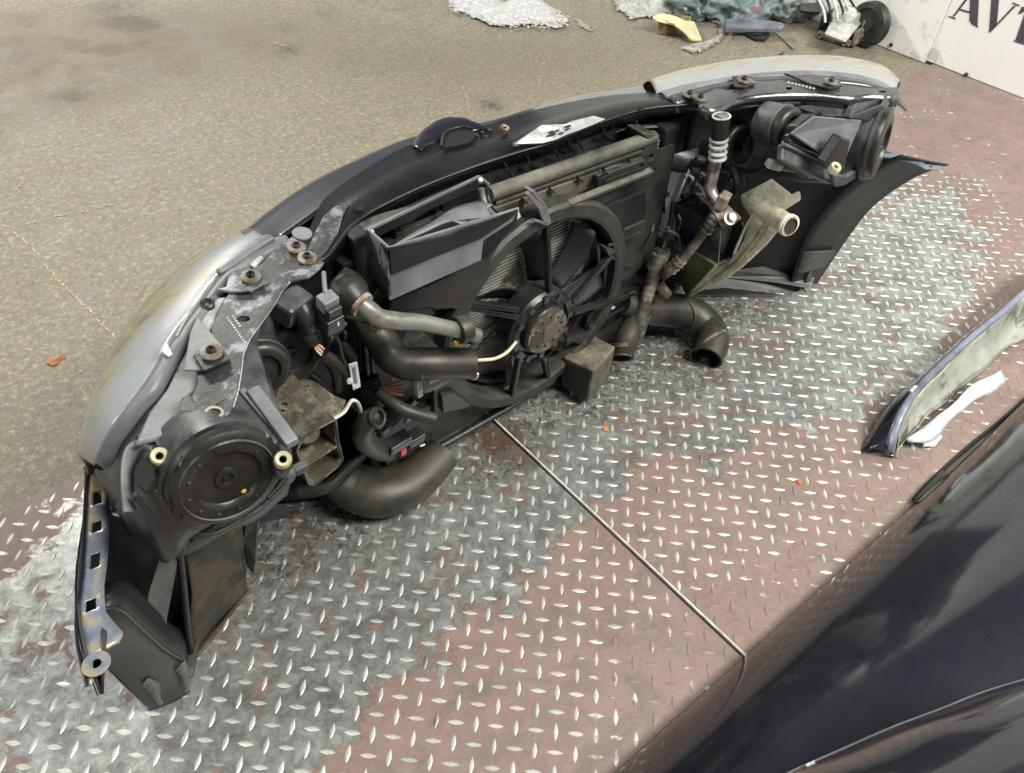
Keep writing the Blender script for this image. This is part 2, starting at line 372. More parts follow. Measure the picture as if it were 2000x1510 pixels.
# light scratches and chipped lines in the concrete (real thin raised flakes of lime)
mscr = mat('chalky_scratch', (.50, .45, .31), .9, var=.25, scale=60)
V = []; Fc = []
def scratch(pts, wd, gap=.25):
    P = poly([U(x, y, z=.0012) for x, y in pts], max(6, int(len(pts)*14)))
    for a, b in zip(P, P[1:]):
        if random.random() < gap: continue
        a = a+Vector((random.uniform(-1, 1), random.uniform(-1, 1), 0))*wd*.8; b = b+Vector((random.uniform(-1, 1), random.uniform(-1, 1), 0))*wd*.4
        t = (b-a).normalized(); s = Vector((-t.y, t.x, 0))*wd*random.uniform(.25, .8); k = len(V)
        V.extend([a-s, b-s*.7, b+s*.7, a+s]); Fc.append((k, k+1, k+2, k+3))
for pts, wd, g in (([(0, 432), (60, 480), (110, 545), (180, 610), (230, 665)], .0045, .15), ([(38, 440), (110, 422), (165, 413), (215, 400)], .0045, .2),
                   ([(95, 24), (140, 12), (190, 2)], .005, .2), ([(500, 125), (550, 150), (600, 172), (650, 205)], .003, .35),
                   ([(380, 320), (420, 360), (460, 385), (500, 405)], .003, .55), ([(620, 250), (625, 280)], .003, .4),
                   ([(905, 170), (915, 205), (917, 220)], .003, .3), ([(840, 145), (870, 165)], .003, .5), ([(1055, 128), (1078, 108)], .004, .3),
                   ([(535, 82), (560, 90)], .005, .3), ([(470, 560), (500, 590)], .002, .3), ([(15, 345), (40, 365)], .004, .3), ([(525, 390), (560, 375)], .004, .4),
                   ([(780, 50), (800, 42)], .004, .4), ([(85, 305), (115, 300)], .003, .4), ([(260, 405), (290, 420)], .003, .5)):
    scratch(pts, wd, g)
for _ in range(420):
    x, y = random.uniform(0, 1500), random.uniform(0, 760)
    if y > 700-x*.35+80 and x > 250: continue
    p = U(x, y, z=.0012); r = random.uniform(.0012, .0038); k = len(V); n_ = 5
    V.extend([p+Vector((r*random.uniform(.5, 1.3)*math.cos(a*1.2566), r*random.uniform(.5, 1.3)*math.sin(a*1.2566), 0)) for a in range(n_)]); Fc.append(tuple(range(k, k+n_)))
o = finish('pale_chips', V, Fc, mscr, floor, False); o['kind'] = 'stuff'

# steel tread plates, worn through the brown paint
WEAR = [(60, 1450, .22, 1.0), (180, 1400, .2, 1.0), (330, 1450, .16, .9), (250, 1250, .2, 1.0), (450, 1330, .15, .9), (560, 1240, .14, .85), (70, 1250, .09, .6),
        (560, 1120, .14, .9), (680, 1060, .13, .95), (760, 1150, .12, .75), (860, 1040, .13, 1.0), (950, 1010, .10, .95), (1000, 1060, .06, .6), (900, 960, .12, .8),
        (660, 1200, .07, .5), (700, 980, .15, 1.0), (560, 1010, .15, 1.0), (820, 1180, .05, .4), (740, 1260, .05, .4), (620, 1330, .05, .45), (470, 1420, .07, .5), (560, 1480, .05, .4), (420, 1180, .2, 1.0),
        (860, 1140, .06, .6), (1010, 1190, .03, .4), (700, 1420, .03, .3), (830, 1290, .03, .35), (350, 1350, .1, .8), (20, 1350, .1, .8), (270, 1500, .07, .5), (20, 1500, .1, .7),
        (900, 870, .10, .6), (780, 830, .2, .9), (500, 900, .3, .9), (330, 1060, .12, .8),
        (1080, 830, .13, 1.0), (1150, 880, .09, .9), (1050, 900, .08, .8), (1230, 790, .12, 1.0), (1330, 760, .12, .9), (1180, 960, .035, .7), (1140, 950, .04, .7), (1110, 990, .04, .6), (1020, 830, .1, .8), (1250, 1050, .03, .6), (1290, 1110, .02, .5),
        (1380, 790, .09, .65), (1500, 760, .07, .45), (1450, 700, .14, .9), (1560, 650, .17, 1.0), (1650, 600, .19, 1.05), (1720, 520, .22, 1.1), (1680, 440, .18, 1.0), (1760, 400, .22, .8), (1830, 480, .15, .5), (1640, 700, .13, .8),
        (1560, 740, .10, .7), (1700, 690, .10, .55), (1300, 700, .2, 1.0), (1400, 620, .25, 1.0), (1500, 500, .3, 1.0), (1740, 330, .12, .4), (1620, 770, .05, .35), (1330, 870, .035, .5), (1380, 920, .03, .4), (1440, 870, .03, .5),
        (1650, 810, .04, .5), (1790, 620, .07, .4)]
LUGW = WEAR+[(1300, 930, .22, .75), (1450, 850, .22, .75), (1600, 790, .2, .65), (1750, 650, .2, .6), (1820, 480, .14, .4), (1200, 1050, .12, .5), (700, 1300, .30, 1.0), (900, 1230, .22, .8), (150, 1050, .3, 1.0), (1000, 1400, .12, .35),
             (550, 1450, .25, 1.0), (1050, 1100, .13, .6), (1480, 1000, .12, .3), (1200, 1010, .12, .6)]
GRIME_SHADE = [(1020, 800, .12, .9), (960, 850, .10, .8), (1180, 760, .10, .7), (1250, 680, .14, .8), (1420, 610, .12, .9), (1380, 730, .06, 1.1), (560, 1080, .1, .6), (1350, 780, .05, .6), (1000, 900, .07, .5), (600, 1000, .16, .8), (760, 950, .14, .9),
         (1150, 800, .08, .6), (450, 1200, .1, .5), (940, 920, .06, .6), (1310, 640, .15, .9), (1700, 900, .04, .5), (1500, 590, .08, .6)]  # real grime spots plus painted contact shade under the car front
RUSTY = [(960, 850, .05, 1.0), (1000, 885, .03, 1.2), (980, 860, .03, .9), (1030, 905, .02, .6), (590, 1080, .02, .8), (600, 1110, .015, .6), (1500, 700, .04, .5), (1300, 850, .03, .6), (1230, 900, .03, .5), (1880, 480, .03, .5), (1080, 750, .04, .4)]
def plate_mat(name):
    m, nt, bs = world_noise_mat(name)
    tc = nt.nodes.new('ShaderNodeTexCoord').outputs['Object']
    wr, lug, gr, ru = attr(nt, 'wear'), attr(nt, 'lug'), attr(nt, 'grime_shade'), attr(nt, 'rust')
    n1 = nn(nt, 20, 10, .62, tc, .4); n2 = nn(nt, 6, 6, .6, tc); nf = nn(nt, 150, 5, .7, tc); ns = nn(nt, 380, 3, .7, tc)
    k = mth(nt, 'ADD', wr, mth(nt, 'MULTIPLY', mth(nt, 'SUBTRACT', n1, .5), 1.9))
    k = mth(nt, 'ADD', k, mth(nt, 'MULTIPLY', mth(nt, 'SUBTRACT', nn(nt, 7.5, 3, .5, tc, .6), .5), 1.3))
    k = mth(nt, 'ADD', k, mth(nt, 'MULTIPLY', mth(nt, 'SUBTRACT', nf, .5), .45))
    k = mth(nt, 'ADD', k, mth(nt, 'MULTIPLY', lug, .55))
    mp2 = nt.nodes.new('ShaderNodeMapping'); mp2.inputs['Scale'].default_value = (9, 70, 1); mp2.inputs['Rotation'].default_value = (0, 0, 2.2); nt.links.new(tc, mp2.inputs[0])
    drag = nn(nt, 3, 6, .7, mp2.outputs[0]); k = mth(nt, 'ADD', k, mth(nt, 'MULTIPLY', mth(nt, 'SUBTRACT', drag, .5), .5))
    chip = nn(nt, 95, 4, .6, tc); k = mth(nt, 'ADD', k, mth(nt, 'MULTIPLY', mth(nt, 'SUBTRACT', chip, .5), .35))
    worn = ramp(nt, k, .43, .63)
    paint = mixc(nt, ramp(nt, n2, .35, .65), (.20, .137, .122), (.245, .173, .152))
    paint = mixc(nt, ramp(nt, nf, .35, .65, 0, .5), paint, (.30, .225, .195))
    paint = mixc(nt, ramp(nt, nn(nt, 14, 8, .7, tc), .45, .7, 0, .45), paint, (.235, .20, .165))
    steel = mixc(nt, ramp(nt, n1, .35, .6), (.34, .37, .37), (.55, .59, .58))
    steel = mixc(nt, ramp(nt, nn(nt, 45, 9, .75, tc, 1.0), .42, .62, 0, .6), steel, (.15, .155, .15))
    col = mixc(nt, worn, paint, steel)
    col = mixc(nt, mth(nt, 'MULTIPLY', worn, ramp(nt, lug, .05, .45, 0, .95), True), col, (.66, .67, .65))
    edge = mth(nt, 'MULTIPLY', ramp(nt, k, .40, .50), ramp(nt, k, .62, .52), True)
    col = mixc(nt, mth(nt, 'MULTIPLY', edge, .45), col, (.17, .055, .04))
    rf = mth(nt, 'MULTIPLY', ru, ramp(nt, n1, .40, .6, .2, 1.2), True); col = mixc(nt, rf, col, (.22, .085, .04))
    gf = mth(nt, 'MULTIPLY', gr, ramp(nt, nn(nt, 60, 9, .75, tc, .8), .42, .58, .15, 1.0), True)
    col = mixc(nt, gf, col, (.045, .043, .036))
    sm = mth(nt, 'MULTIPLY', ramp(nt, nn(nt, 9, 10, .8, tc, 1.5), .46, .66, 0, .55), mth(nt, 'SUBTRACT', 1.0, mth(nt, 'MULTIPLY', lug, 1.6)), True)
    col = mixc(nt, sm, col, (.10, .095, .085))
    sc = nt.nodes.new('ShaderNodeMapping'); sc.inputs['Scale'].default_value = (3, 60, 1); sc.inputs['Rotation'].default_value = (0, 0, .5); nt.links.new(tc, sc.inputs[0])
    col = mixc(nt, ramp(nt, nn(nt, 4, 4, .6, sc.outputs[0]), .70, .74, 0, .35), col, (.45, .40, .36))
    col = mixc(nt, ramp(nt, ns, .70, .76, 0, .5), col, (.55, .48, .42))
    nt.links.new(col, bs.inputs['Base Color'])
    met = mth(nt, 'MULTIPLY', worn, mth(nt, 'SUBTRACT', mth(nt, 'SUBTRACT', .70, mth(nt, 'MULTIPLY', lug, .6)), mth(nt, 'MULTIPLY', gf, .5)), True)
    nt.links.new(met, bs.inputs['Metallic'])
    rg = mth(nt, 'ADD', ramp(nt, worn, 0, 1, .50, .40), mth(nt, 'MULTIPLY', gf, .3)); nt.links.new(rg, bs.inputs['Roughness'])
    bp = nt.nodes.new('ShaderNodeBump'); bp.inputs['Strength'].default_value = .25; bp.inputs['Distance'].default_value = .002
    nt.links.new(mth(nt, 'ADD', nf, mth(nt, 'MULTIPLY', n1, .6)), bp.inputs['Height']); nt.links.new(bp.outputs[0], bs.inputs['Normal'])
    return m
mplate = plate_mat('worn_tread_plate')
def fields(me, X, Y, lug):
    wv = np.clip(blobs(X, Y, WEAR), 0, .80); 
    setattr_pt(me, 'wear', wv if lug is None else np.clip(blobs(X, Y, LUGW), 0, 1.0))
    setattr_pt(me, 'lug', np.zeros_like(X) if lug is None else lug)
    setattr_pt(me, 'grime_shade', np.clip(blobs(X, Y, GRIME_SHADE), 0, 1)); setattr_pt(me, 'rust', np.clip(blobs(X, Y, RUSTY), 0, 1))
def tread_plate(label, x0, x1, y0, y1, z, org, ang, pitch, t=.005):
    root = empty('steel_plate', label, 'steel plate', (x0, y0, 0), 'tread plates laid side by side on the concrete')
    nx, ny = int((x1-x0)/.012), int((y1-y0)/.012)
    me, X, Y = grid('plate_sheet', x0, x1, y0, y1, nx, ny, z)
    wob = np.array([.0012*noise.noise(Vector((x*2.2, y*2.2, 0))) for x, y in zip(X[::1], Y[::1])])
    fields(me, X, Y, None)
    co = np.stack([X, Y, z+wob-.0012], 1); me.vertices.foreach_set('co', co.ravel().astype(np.float32))
    bm = bmesh.new(); bm.from_mesh(me)
    be = [e for e in bm.edges if e.is_boundary]; r = bmesh.ops.extrude_edge_only(bm, edges=be)
    for v in r['geom']:
        if isinstance(v, bmesh.types.BMVert): v.co.z -= t-.0006
    bm.to_mesh(me); bm.free(); me.materials.append(mplate); me.shade_smooth(); me.set_sharp_from_angle(angle=math.radians(40))
    o = bpy.data.objects.new('plate_sheet', me); COL.objects.link(o); o.parent = root; o.matrix_parent_inverse = root.matrix_basis.inverted()
    ca, sa = math.cos(ang), math.sin(ang); V = []; Fc = []; LG = []; S = []
    for i in range(-140, 141):
        for j in range(-140, 141):
            cx, cy = org[0]+pitch*(i*ca-j*sa), org[1]+pitch*(i*sa+j*ca)
            if not (x0+.004 < cx < x1-.004 and y0+.004 < cy < y1-.004): continue
            rel = Vector((cx, cy, 0))-CAM; dz = rel.dot(RZ); u_ = 1000+1543*rel.dot(RX)/dz if dz > 0 else -9; v_ = 755-1543*rel.dot(RY)/dz if dz > 0 else -9
            if not (-250 < u_ < 2500 and -150 < v_ < 1900): continue
            a = ang+(0 if (i+j) % 2 == 0 else math.pi/2); c, s = math.cos(a), math.sin(a); k = len(V)
            L_, W_, H_ = pitch*.46*random.uniform(.93, 1.04), pitch*.155*random.uniform(.88, 1.06), .0015; lw = random.uniform(.34, .5)-(.4 if random.random() < .03 else 0)
            zz = z-.0003+.0012*noise.noise(Vector((cx*2.2, cy*2.2, 0)))-.0012
            ring_ = [(-1, 0), (-.6, -.62), (0, -1), (.6, -.62), (1, 0), (.6, .62), (0, 1), (-.6, .62)]
            for a_, b_ in ring_: V.append((cx+c*a_*L_-s*b_*W_, cy+s*a_*L_+c*b_*W_, zz))
            for a_, b_ in ring_: V.append((cx+c*a_*L_*.74-s*b_*W_*.42, cy+s*a_*L_*.74+c*b_*W_*.42, zz+H_*random.uniform(.8, 1)))
            for e in range(8): Fc.append((k+e, k+(e+1) % 8, k+8+(e+1) % 8, k+8+e))
            Fc.append(tuple(range(k+8, k+16))); LG += [lw]*16
    me = bpy.data.meshes.new('tread_lugs'); me.from_pydata(V, [], Fc); A = np.array(V); fields(me, A[:, 0], A[:, 1], np.array(LG)); me.materials.append(mplate)
    me.shade_smooth(); me.set_sharp_from_angle(angle=math.radians(25))
    o = bpy.data.objects.new('tread_lugs', me); COL.objects.link(o); o.parent = root; o.matrix_parent_inverse = root.matrix_basis.inverted(); o['kind'] = 'stuff'
    return root
PI = math.pi; A0 = math.radians(-44.323)
tread_plate('closer worn tread plate, left of the diagonal seam, under the near headlight', -2.6, -.083, -1.7, .742, .0050, tuple(U(639.3, 1468, z=.005))[:2], A0, .0310)
tread_plate('farther brown tread plate, right of the diagonal seam, reaching the white sign board', -.078, 2.415, -1.7, .757, .0115, tuple(U(1223.3, 797, z=.0115))[:2], A0+math.radians(-.85), .0300)
# a pale strip along the upper plate's cut edge
bar('seam_edge', (-.0798, .742, .0086), (-.0798, -1.7, .0086), .0030, .0056, M['edge'], floor, bevel=.0005)

# wall: white sign boards standing on the floor
WX = 2.398
mw = mat('white_board', (.90, .92, .92), .35, var=.03, scale=3, stain=(.60, .60, .55), stain_amt=.12, stain_scale=3, bump=.02)
wall = empty('sign_board', 'white board wall with dark slanted capital letters at the upper right', 'sign', (WX, .5, 0))
def bx(name, x0, x1, y0, y1, z0, z1, m, parent, bevel=.001):
    return hexa(name, [(x0, y0, z0), (x1, y0, z0), (x1, y1, z0), (x0, y1, z0)], [(x0, y0, z1), (x1, y0, z1), (x1, y1, z1), (x0, y1, z1)], m, parent, bevel)
kb = bx('board', WX, WX+.02, .79, 3.4, .003, 2.2, mw, wall)
kb2 = bx('board', WX+.006, WX+.026, -3.0, .788, .012, 2.2, mw, wall)
ml = mat('dark_letter_print', (.075, .07, .10), .45, var=.1, bump=0)
def letter(name, polys):
    vs = []; fs = []
    for p in polys:
        P = [U(1700+x/6.667, y/6.667, x=WX+.0055) for x, y in p]; k = len(vs); vs += P+[v+Vector((-.0012, 0, 0)) for v in P]; n_ = len(P)
        tri = tessellate_polygon([P]); fs += [tuple(k+i for i in f) for f in tri]+[tuple(k+n_+i for i in f) for f in tri]+[(k+i, k+(i+1) % n_, k+n_+(i+1) % n_, k+n_+i) for i in range(n_)]
    return finish(name, vs, fs, ml, wall, False)
letter('letter_a', [[(1305, -170), (1420, -150), (1395, 335), (1310, 300), (1290, 270)], [(1310, -110), (1330, -90), (1095, 215), (1068, 215)], [(1165, 112), (1300, 150), (1300, 176), (1160, 132)],
                    [(1015, 205), (1110, 235), (1105, 252), (1020, 222)], [(1310, 285), (1400, 338), (1400, 360), (1315, 315)]])
letter('letter_v', [[(1590, -200), (1690, -180), (1648, 300), (1560, 425), (1545, 420)], [(1560, 425), (1575, 385), (1860, 80), (1905, 70)], [(1850, 30), (1945, 65), (1940, 82), (1850, 50)], [(1640, 320), (1560, 425), (1630, 300)]])
letter('letter_t', [[(2040, 90), (2150, 130), (2000, 560), (1890, 520)], [(1870, 520), (2060, 585), (2055, 600), (1868, 538)], [(1975, 85), (2200, 160), (2190, 200), (2040, 130), (1945, 185), (1925, 180)]])
for px, py, r in ((1740, 88, .008), (1886, 146, .007)):
    p = U(px, py, x=WX-.002); o = lathe('screw_head', p, (-1, 0, 0), [(0, .006), (r*.6, .005), (r, 0), (r, -.006)], M['bolt'], wall, 16)
# ------------------------------------------------------------------ the cut-off car front end
car = empty('car_front_end', 'cut-off car front end with headlights, radiator fan and hoses, seen from behind', 'car part', (0, .35, 0))

# --- bumper skin: vertical stations from one wheel arch round the nose to the other
ARCH = [(.055, .424), (.101, .378), (.139, .321), (.174, .249), (.194, .159), (.213, .054), (.222, .004)]
def stations(sg):
    S = [[Vector((sg*(.885-.002*i), y, z if sg > 0 else min(z, .386-.006*i) if i < 2 else z)) for i, (y, z) in enumerate(ARCH)]]
    for x, y, zt, yb in ((.876, .12, .405, .235), (.852, .20, .405, .275), (.812, .28, .412, .315), (.772, .37, .42, .375), (.700, .462, .43, .455), (.60, .56, .44, .56), (.44, .625, .455, .63), (.22, .672, .47, .675)):
        xb = x-.012
        S.append([Vector((sg*x, y, zt)), Vector((sg*(x+.006), y*.7+yb*.3+.004, zt*.82)), Vector((sg*(x+.010), y*.5+yb*.5+.006, zt*.6)), Vector((sg*(x+.004), y*.3+yb*.7+.004, zt*.38)),
                  Vector((sg*xb, yb, zt*.18)), Vector((sg*(xb-.004), yb-.004, .03)), Vector((sg*(xb-.010), yb-.010, .004))])
    return S
st = stations(-1)+[[Vector((0, .685, .48)), Vector((0, .693, .39)), Vector((0, .697, .29)), Vector((0, .692, .18)), Vector((0, .685, .09)), Vector((0, .68, .03)), Vector((0, .665, .004))]]+stations(1)[::-1]
bump = loft('bumper', st, M['inner'], car, n=14, across=90, solid=.003)
bump.data.materials.append(M['navy'])
me_ = bump.data
for sg in (-1, 1):
    lab = 'bumper_side_lip'
    inner = [(.80, y, z) for y, z in ((.124, .442), (.158, .408), (.204, .333), (.239, .249), (.257, .182), (.259, .105), (.252, .004))]
    if sg < 0: inner = [(-p.x, p.y, p.z) for p in qz('PX', [(188, 1200, .385), (215, 1188, .38), (242, 1196, .35), (290, 1240, .25), (325, 1270, .165), (358, 1290, .085), (366, 1355, .004)], 'z')]
    o = loft(lab, [[(sg*(.884-.002*i), y, z if sg > 0 else min(z, .384-.006*i) if i < 2 else z) for i, (y, z) in enumerate(ARCH)], [(sg*(.442+x*.5-(.010 if sg < 0 else 0)), y*.5+a*.5-.004, z*.5+b*.5) for (y, z), (x, a, b) in zip(ARCH, inner)], [(sg*x, y, z) for x, y, z in inner]],
             M['inner'], bump, n=26, across=5, solid=.0025)
    # turned-in foot of the bumper lying on the plate
    loft('bumper_foot', [[(sg*.872, .225, .006), (sg*.835, .345, .006), (sg*.71, .48, .006), (sg*.45, .62, .006)], [(sg*.80, .215, .035), (sg*.74, .30, .03), (sg*.62, .41, .028), (sg*.42, .53, .02)]], M['innerg' if sg > 0 else 'inner'], bump, n=24, across=3, solid=.003)
# black sheet added behind the bumper, keeps the floor behind the radiator dark
loft('shade_sheet', [[(-.62, .50, .012), (-.3, .60, .012), (0, .63, .012), (.3, .60, .012), (.62, .50, .012)], [(-.46, .40, .016), (-.25, .405, .016), (0, .41, .016), (.25, .405, .016), (.46, .40, .016)]], M['deep'], bump, n=24, across=3)
# painted outer shell of the bumper
loft('bumper_paint', [[p+Vector((p.x, max(.02, p.y-.25), 0)).normalized()*.0035 for p in r] for r in st], M['navy'], bump, n=14, across=90, solid=.0012)

# far side bottom tray pieces and scraped corner
slab('splash_panel', qz('PX', [(1385, 540, .03), (1430, 528, .05), (1490, 520, .045), (1552, 540, .03), (1535, 572, .006), (1470, 585, .006), (1375, 580, .006)], 'z'), M['innerg'], bump, t=.003)
slab('splash_panel', qz('PX', [(1340, 575, .012), (1400, 560, .016), (1530, 575, .014), (1500, 587, .007), (1400, 588, .007)], 'z'), M['blackc'], bump, t=.003)
slab('scraped_patch', qz('PX', [(1552, 521, .052), (1600, 505, .06), (1595, 530, .045), (1580, 575, .008), (1565, 560, .02), (1545, 548, .03)], 'z'), M['innerg'], bump, t=.0016)

# near side: slotted fender flange along the top of the bumper corner
fl = [(175, 905, .42), (170, 960, .416), (167, 1030, .411), (163, 1100, .407), (158, 1150, .404), (152, 1200, .402), (153, 1245, .400), (160, 1290, .398), (173, 1340, .396)]
outer = qz('PX', fl, 'z')
wid = [.010, .018, .020, .020, .020, .019, .022, .034, .008]
mfl = mat('worn_blue_flange', (.20, .24, .31), .35, metal=.3, stain=(.36, .31, .20), stain_amt=.45, stain_scale=14, coat=.3)
Pn = spline(outer, 61); Wn = np.interp(np.linspace(0, 1, 61), np.linspace(0, 1, len(wid)), wid)
V = []; Fc = []
for i, p in enumerate(Pn):
    V += [p, p+Vector((Wn[i]*.42, 0, .001)), p+Vector((Wn[i]*.95, 0, -.002)), p+Vector((Wn[i]*1.3+.002, .001, -.005))]
slot = lambda i: (10 <= i < 14) or (19 <= i < 22) or (28 <= i < 32) or (40 <= i < 43)
for i in range(60):
    for j in range(3):
        if j == 1 and slot(i): continue
        if i > 53 and j > 0: continue
        Fc.append((i*4+j, i*4+j+1, (i+1)*4+j+1, (i+1)*4+j))
finish('fender_flange', V, Fc, mfl, bump, True, solid=.0022)
tp = U(180, 1300, z=.404); rg = ring(tp+Vector((.004, 0, 0)), (0, 0, 1), .015, 20)
slab('flange_eyelet', rg, mfl, bump, t=.0022, holes=[ring(tp+Vector((.004, 0, .0)), (0, 0, 1), .0055, 14)], axis=(0, 0, 1))
tube('flange_edge', [p+Vector((-.001, 0, .0015)) for p in outer], .0022, M['navy'], bump, n=8, steps=50)
# near lower corner: block, scraped end cap
ni = qz('PX', [(188, 1200, .385), (215, 1188, .38), (242, 1196, .35), (290, 1240, .25), (325, 1270, .165), (358, 1290, .085), (366, 1355, .004)], 'z')
loft('lip_return', [ni, [p+Vector((.012, .03, -.006)) for p in ni], [p+Vector((.02, .055, -.03)) for p in ni]], M['deep'], bump, n=26, across=4, solid=.003)
tube('lip_bead', [p+Vector((0, -.001, .002)) for p in ni[:6]], .003, M['black'], bump, n=8, steps=30)
nf_ = [Vector((.80, y, z)) for y, z in ((.124, .442), (.158, .408), (.204, .333), (.239, .249), (.257, .182), (.259, .105), (.252, .004))]
def lip_patch(uv, sg=-1):
    ar = [Vector((sg*(.884-.002*i), y, z)) for i, (y, z) in enumerate(ARCH)]; a_, n_ = spline(ar, 50), spline(ni if sg < 0 else nf_, 50)
    return [a_[int(u*49)].lerp(n_[int(u*49)], v)+Vector((-.004*sg, -.008, .004)) for u, v in uv]
loft('scraped_patch', [lip_patch([(u, .12+.03*math.sin(9*u)) for u in np.linspace(.74, .98, 9)]), lip_patch([(u, .33+.05*math.sin(25*u)) for u in np.linspace(.72, .97, 9)])], M['innerg'], bump, n=12, across=3, solid=.001)
loft('scraped_patch', [lip_patch([(u, .78+.05*math.sin(22*u)) for u in np.linspace(.80, .99, 9)]), lip_patch([(u, .98) for u in np.linspace(.78, .99, 9)])], M['innerg'], bump, n=12, across=3, solid=.001)
loft('scraped_patch', [lip_patch([(u, .25+.12*math.sin(14*u)) for u in np.linspace(.74, .86, 9)], 1), lip_patch([(u, .97) for u in np.linspace(.76, .90, 9)], 1)], M['innerg'], bump, n=12, across=4, solid=.001)
loft('scraped_patch', [lip_patch([(u, .40+.10*math.sin(30*u)) for u in np.linspace(.86, .99, 9)], 1), lip_patch([(u, .55+.05*math.sin(22*u)) for u in np.linspace(.86, .99, 9)], 1)], M['innerg'], bump, n=12, across=3, solid=.001)
ff_ = [(1716, 298), (1758, 300), (1772, 310), (1796, 311), (1808, 321), (1842, 324), (1832, 331), (1808, 330), (1790, 321), (1758, 310), (1716, 304)]
slab('fender_flange', [U(x, y, z=.428) for x, y in ff_], mfl, bump, t=.003, axis=(0, 0, 1), holes=[[U(1817+3.5*math.cos(t), 325+1.8*math.sin(t), z=.428) for t in np.linspace(0, 2*PI, 10, endpoint=False)]])
slab('corner_pocket', qz('PX', [(288, 1238, .12), (320, 1222, .10), (338, 1225, .08), (345, 1262, .05), (390, 1262, .03), (375, 1278, .03), (330, 1278, .06)], 'z'), M['deep'], bump, t=.012, bevel=.002)
slab('lit_wall_strip', [U(x, y, z=X_) for x, y, X_ in ((317, 1000, .30), (352, 1062, .27), (345, 1110, .24), (326, 1210, .17), (322, 1240, .15), (282, 1232, .17), (290, 1160, .23), (312, 1090, .28))], M['innerg'], bump, t=.002)  # lighter grey slab paints the light on the inner wall's bend
# muddy liner standing behind the near corner
ln = [[(-.785, .262, .004), (-.765, .262, .11), (-.742, .268, .20), (-.728, .275, .27)], [(-.755, .278, .004), (-.735, .272, .11), (-.71, .272, .2), (-.695, .272, .27)],
      [(-.71, .30, .004), (-.70, .288, .11), (-.672, .282, .20), (-.66, .278, .27)], [(-.665, .318, .004), (-.655, .30, .11), (-.645, .29, .20), (-.635, .282, .27)]]
loft('wheel_liner', ln, M['liner'], car, n=14, across=16, solid=.003, jitter=.006)
tube('liner_edge', [(-.79, .258, .006), (-.772, .256, .11), (-.75, .262, .21), (-.735, .268, .28)], .006, M['deep'], car, n=8, steps=24)
tube('liner_edge', [(-.786, .258, .004), (-.72, .29, .004), (-.662, .316, .004)], .004, M['liner'], car, n=8, steps=20)
slab('liner_flap', qz('PX', [(478, 1015, .22), (500, 1000, .22), (508, 1020, .2), (500, 1095, .12), (495, 1125, .07), (480, 1105, .10), (472, 1050, .18)], 'z'), M['black'], car, t=.01, bevel=.003)
slab('blue_inner_panel', qz('PX', [(500, 985, .12), (560, 985, .10), (570, 1010, .07), (510, 1022, .08)], 'z'), M['navy'], car, t=.004)

# --- nose: painted front edge of the bonnet gap and the grille top
sil = [(473, 456, .53), (520, 416, .535), (600, 361, .54), (700, 312, .545), (800, 272, .547), (900, 250, .548), (962, 238, .548), (1040, 214, .548), (1140, 186, .545), (1200, 178, .54), (1254, 169, .535)]
inb = [(545, 470, .560), (600, 432, .563), (648, 398, .566), (720, 345, .568), (800, 298, .569), (880, 272, .569), (945, 258, .569), (1050, 225, .569), (1150, 203, .568), (1220, 193, .566), (1290, 190, .562)]
A = qz('PX', sil, 'z'); B = qz('PX', inb, 'z')
mid = [a.lerp(b, .5)+Vector((0, .0, .003)) for a, b in zip(spline(A, 11), spline(B, 11))]
drop = [p+Vector((0, .012, -.05)) for p in A]; drop2 = [p+Vector((0, .02, -.12)) for p in A]
loft('nose_panel', [B, mid, A, drop, drop2], M['navy'], car, n=60, across=18, solid=.003)
# raised lid of the badge bulge on the nose
em = [(805, 292), (815, 272), (830, 256), (850, 243), (872, 236), (895, 236), (920, 243), (936, 252)]
e0 = [U(x, y-3, z=.572) for x, y in em]; e1 = [p+Vector((.0, .008, -.045)) for p in e0]; e2 = [p+Vector((.0, -.025, .006)) for p in e0]
e3 = [U(x, y, z=.574) for x, y in ((825, 292), (838, 285), (852, 280), (866, 274), (882, 268), (900, 262), (922, 258), (938, 254))]
loft('badge_bulge', [e1, e0, e2, e3], M['navy'], car, n=40, across=12, solid=.003)
hb = [U(x, y, z=.583) for x, y in ((862, 290), (866, 268), (880, 257), (905, 252), (925, 256), (928, 268), (915, 280), (890, 286))]
slab('latch_opening', hb, M['dark'], car, t=.004, axis=(0, 0, 1), lift=.0015)
tube('latch_rim', [p+Vector((0, 0, .004)) for p in hb[:5]], .0022, M['black'], car, n=8, steps=24)
lathe('badge_clip', U(985, 252, z=.584), (.1, -.3, 1), [(.003, -.004), (.008, -.004), (.008, .004), (.005, .005), (.003, .003)], M['zinc'], car, 16)
for x, y in ((930, 268), (942, 262), (915, 276), (956, 258), (948, 270)):
    box('latch_block', U(x, y, z=.574), (.010, .007, .009), M['black'], car, rot=(0, .2, random.uniform(-.5, .5)), bevel=.001)

# --- upper crossmember
loft('grille_top_filler', [[p+Vector((0, -.01, -.035)) for p in A], [p+Vector((0, 0, -.035)) for p in B], [p+Vector((0, -.06, -.035)) for p in B]], M['deep'], car, n=40, across=4, solid=.003)
ed = [(618, 512, .572), (640, 500, .572), (658, 478, .572), (690, 438, .572), (740, 405, .573), (830, 362, .575), (930, 324, .576), (1020, 295, .576), (1060, 284, .576), (1120, 260, .576), (1175, 238, .575), (1250, 215, .575), (1320, 206, .574), (1362, 206, .573), (1398, 212, .572)]
E_ = qz('PX', ed, 'z'); B2 = [p+Vector((-.004, .012, .0035)) for p in qz('PX', [(560, 500, .563), (610, 470, .565)]+inb[2:-1]+[(1330, 186, .562), (1350, 184, .562)], 'z')]
ridge = [a.lerp(b, .35)+Vector((0, 0, .004)) for a, b in zip(spline(E_, 24), spline(B2, 24))]
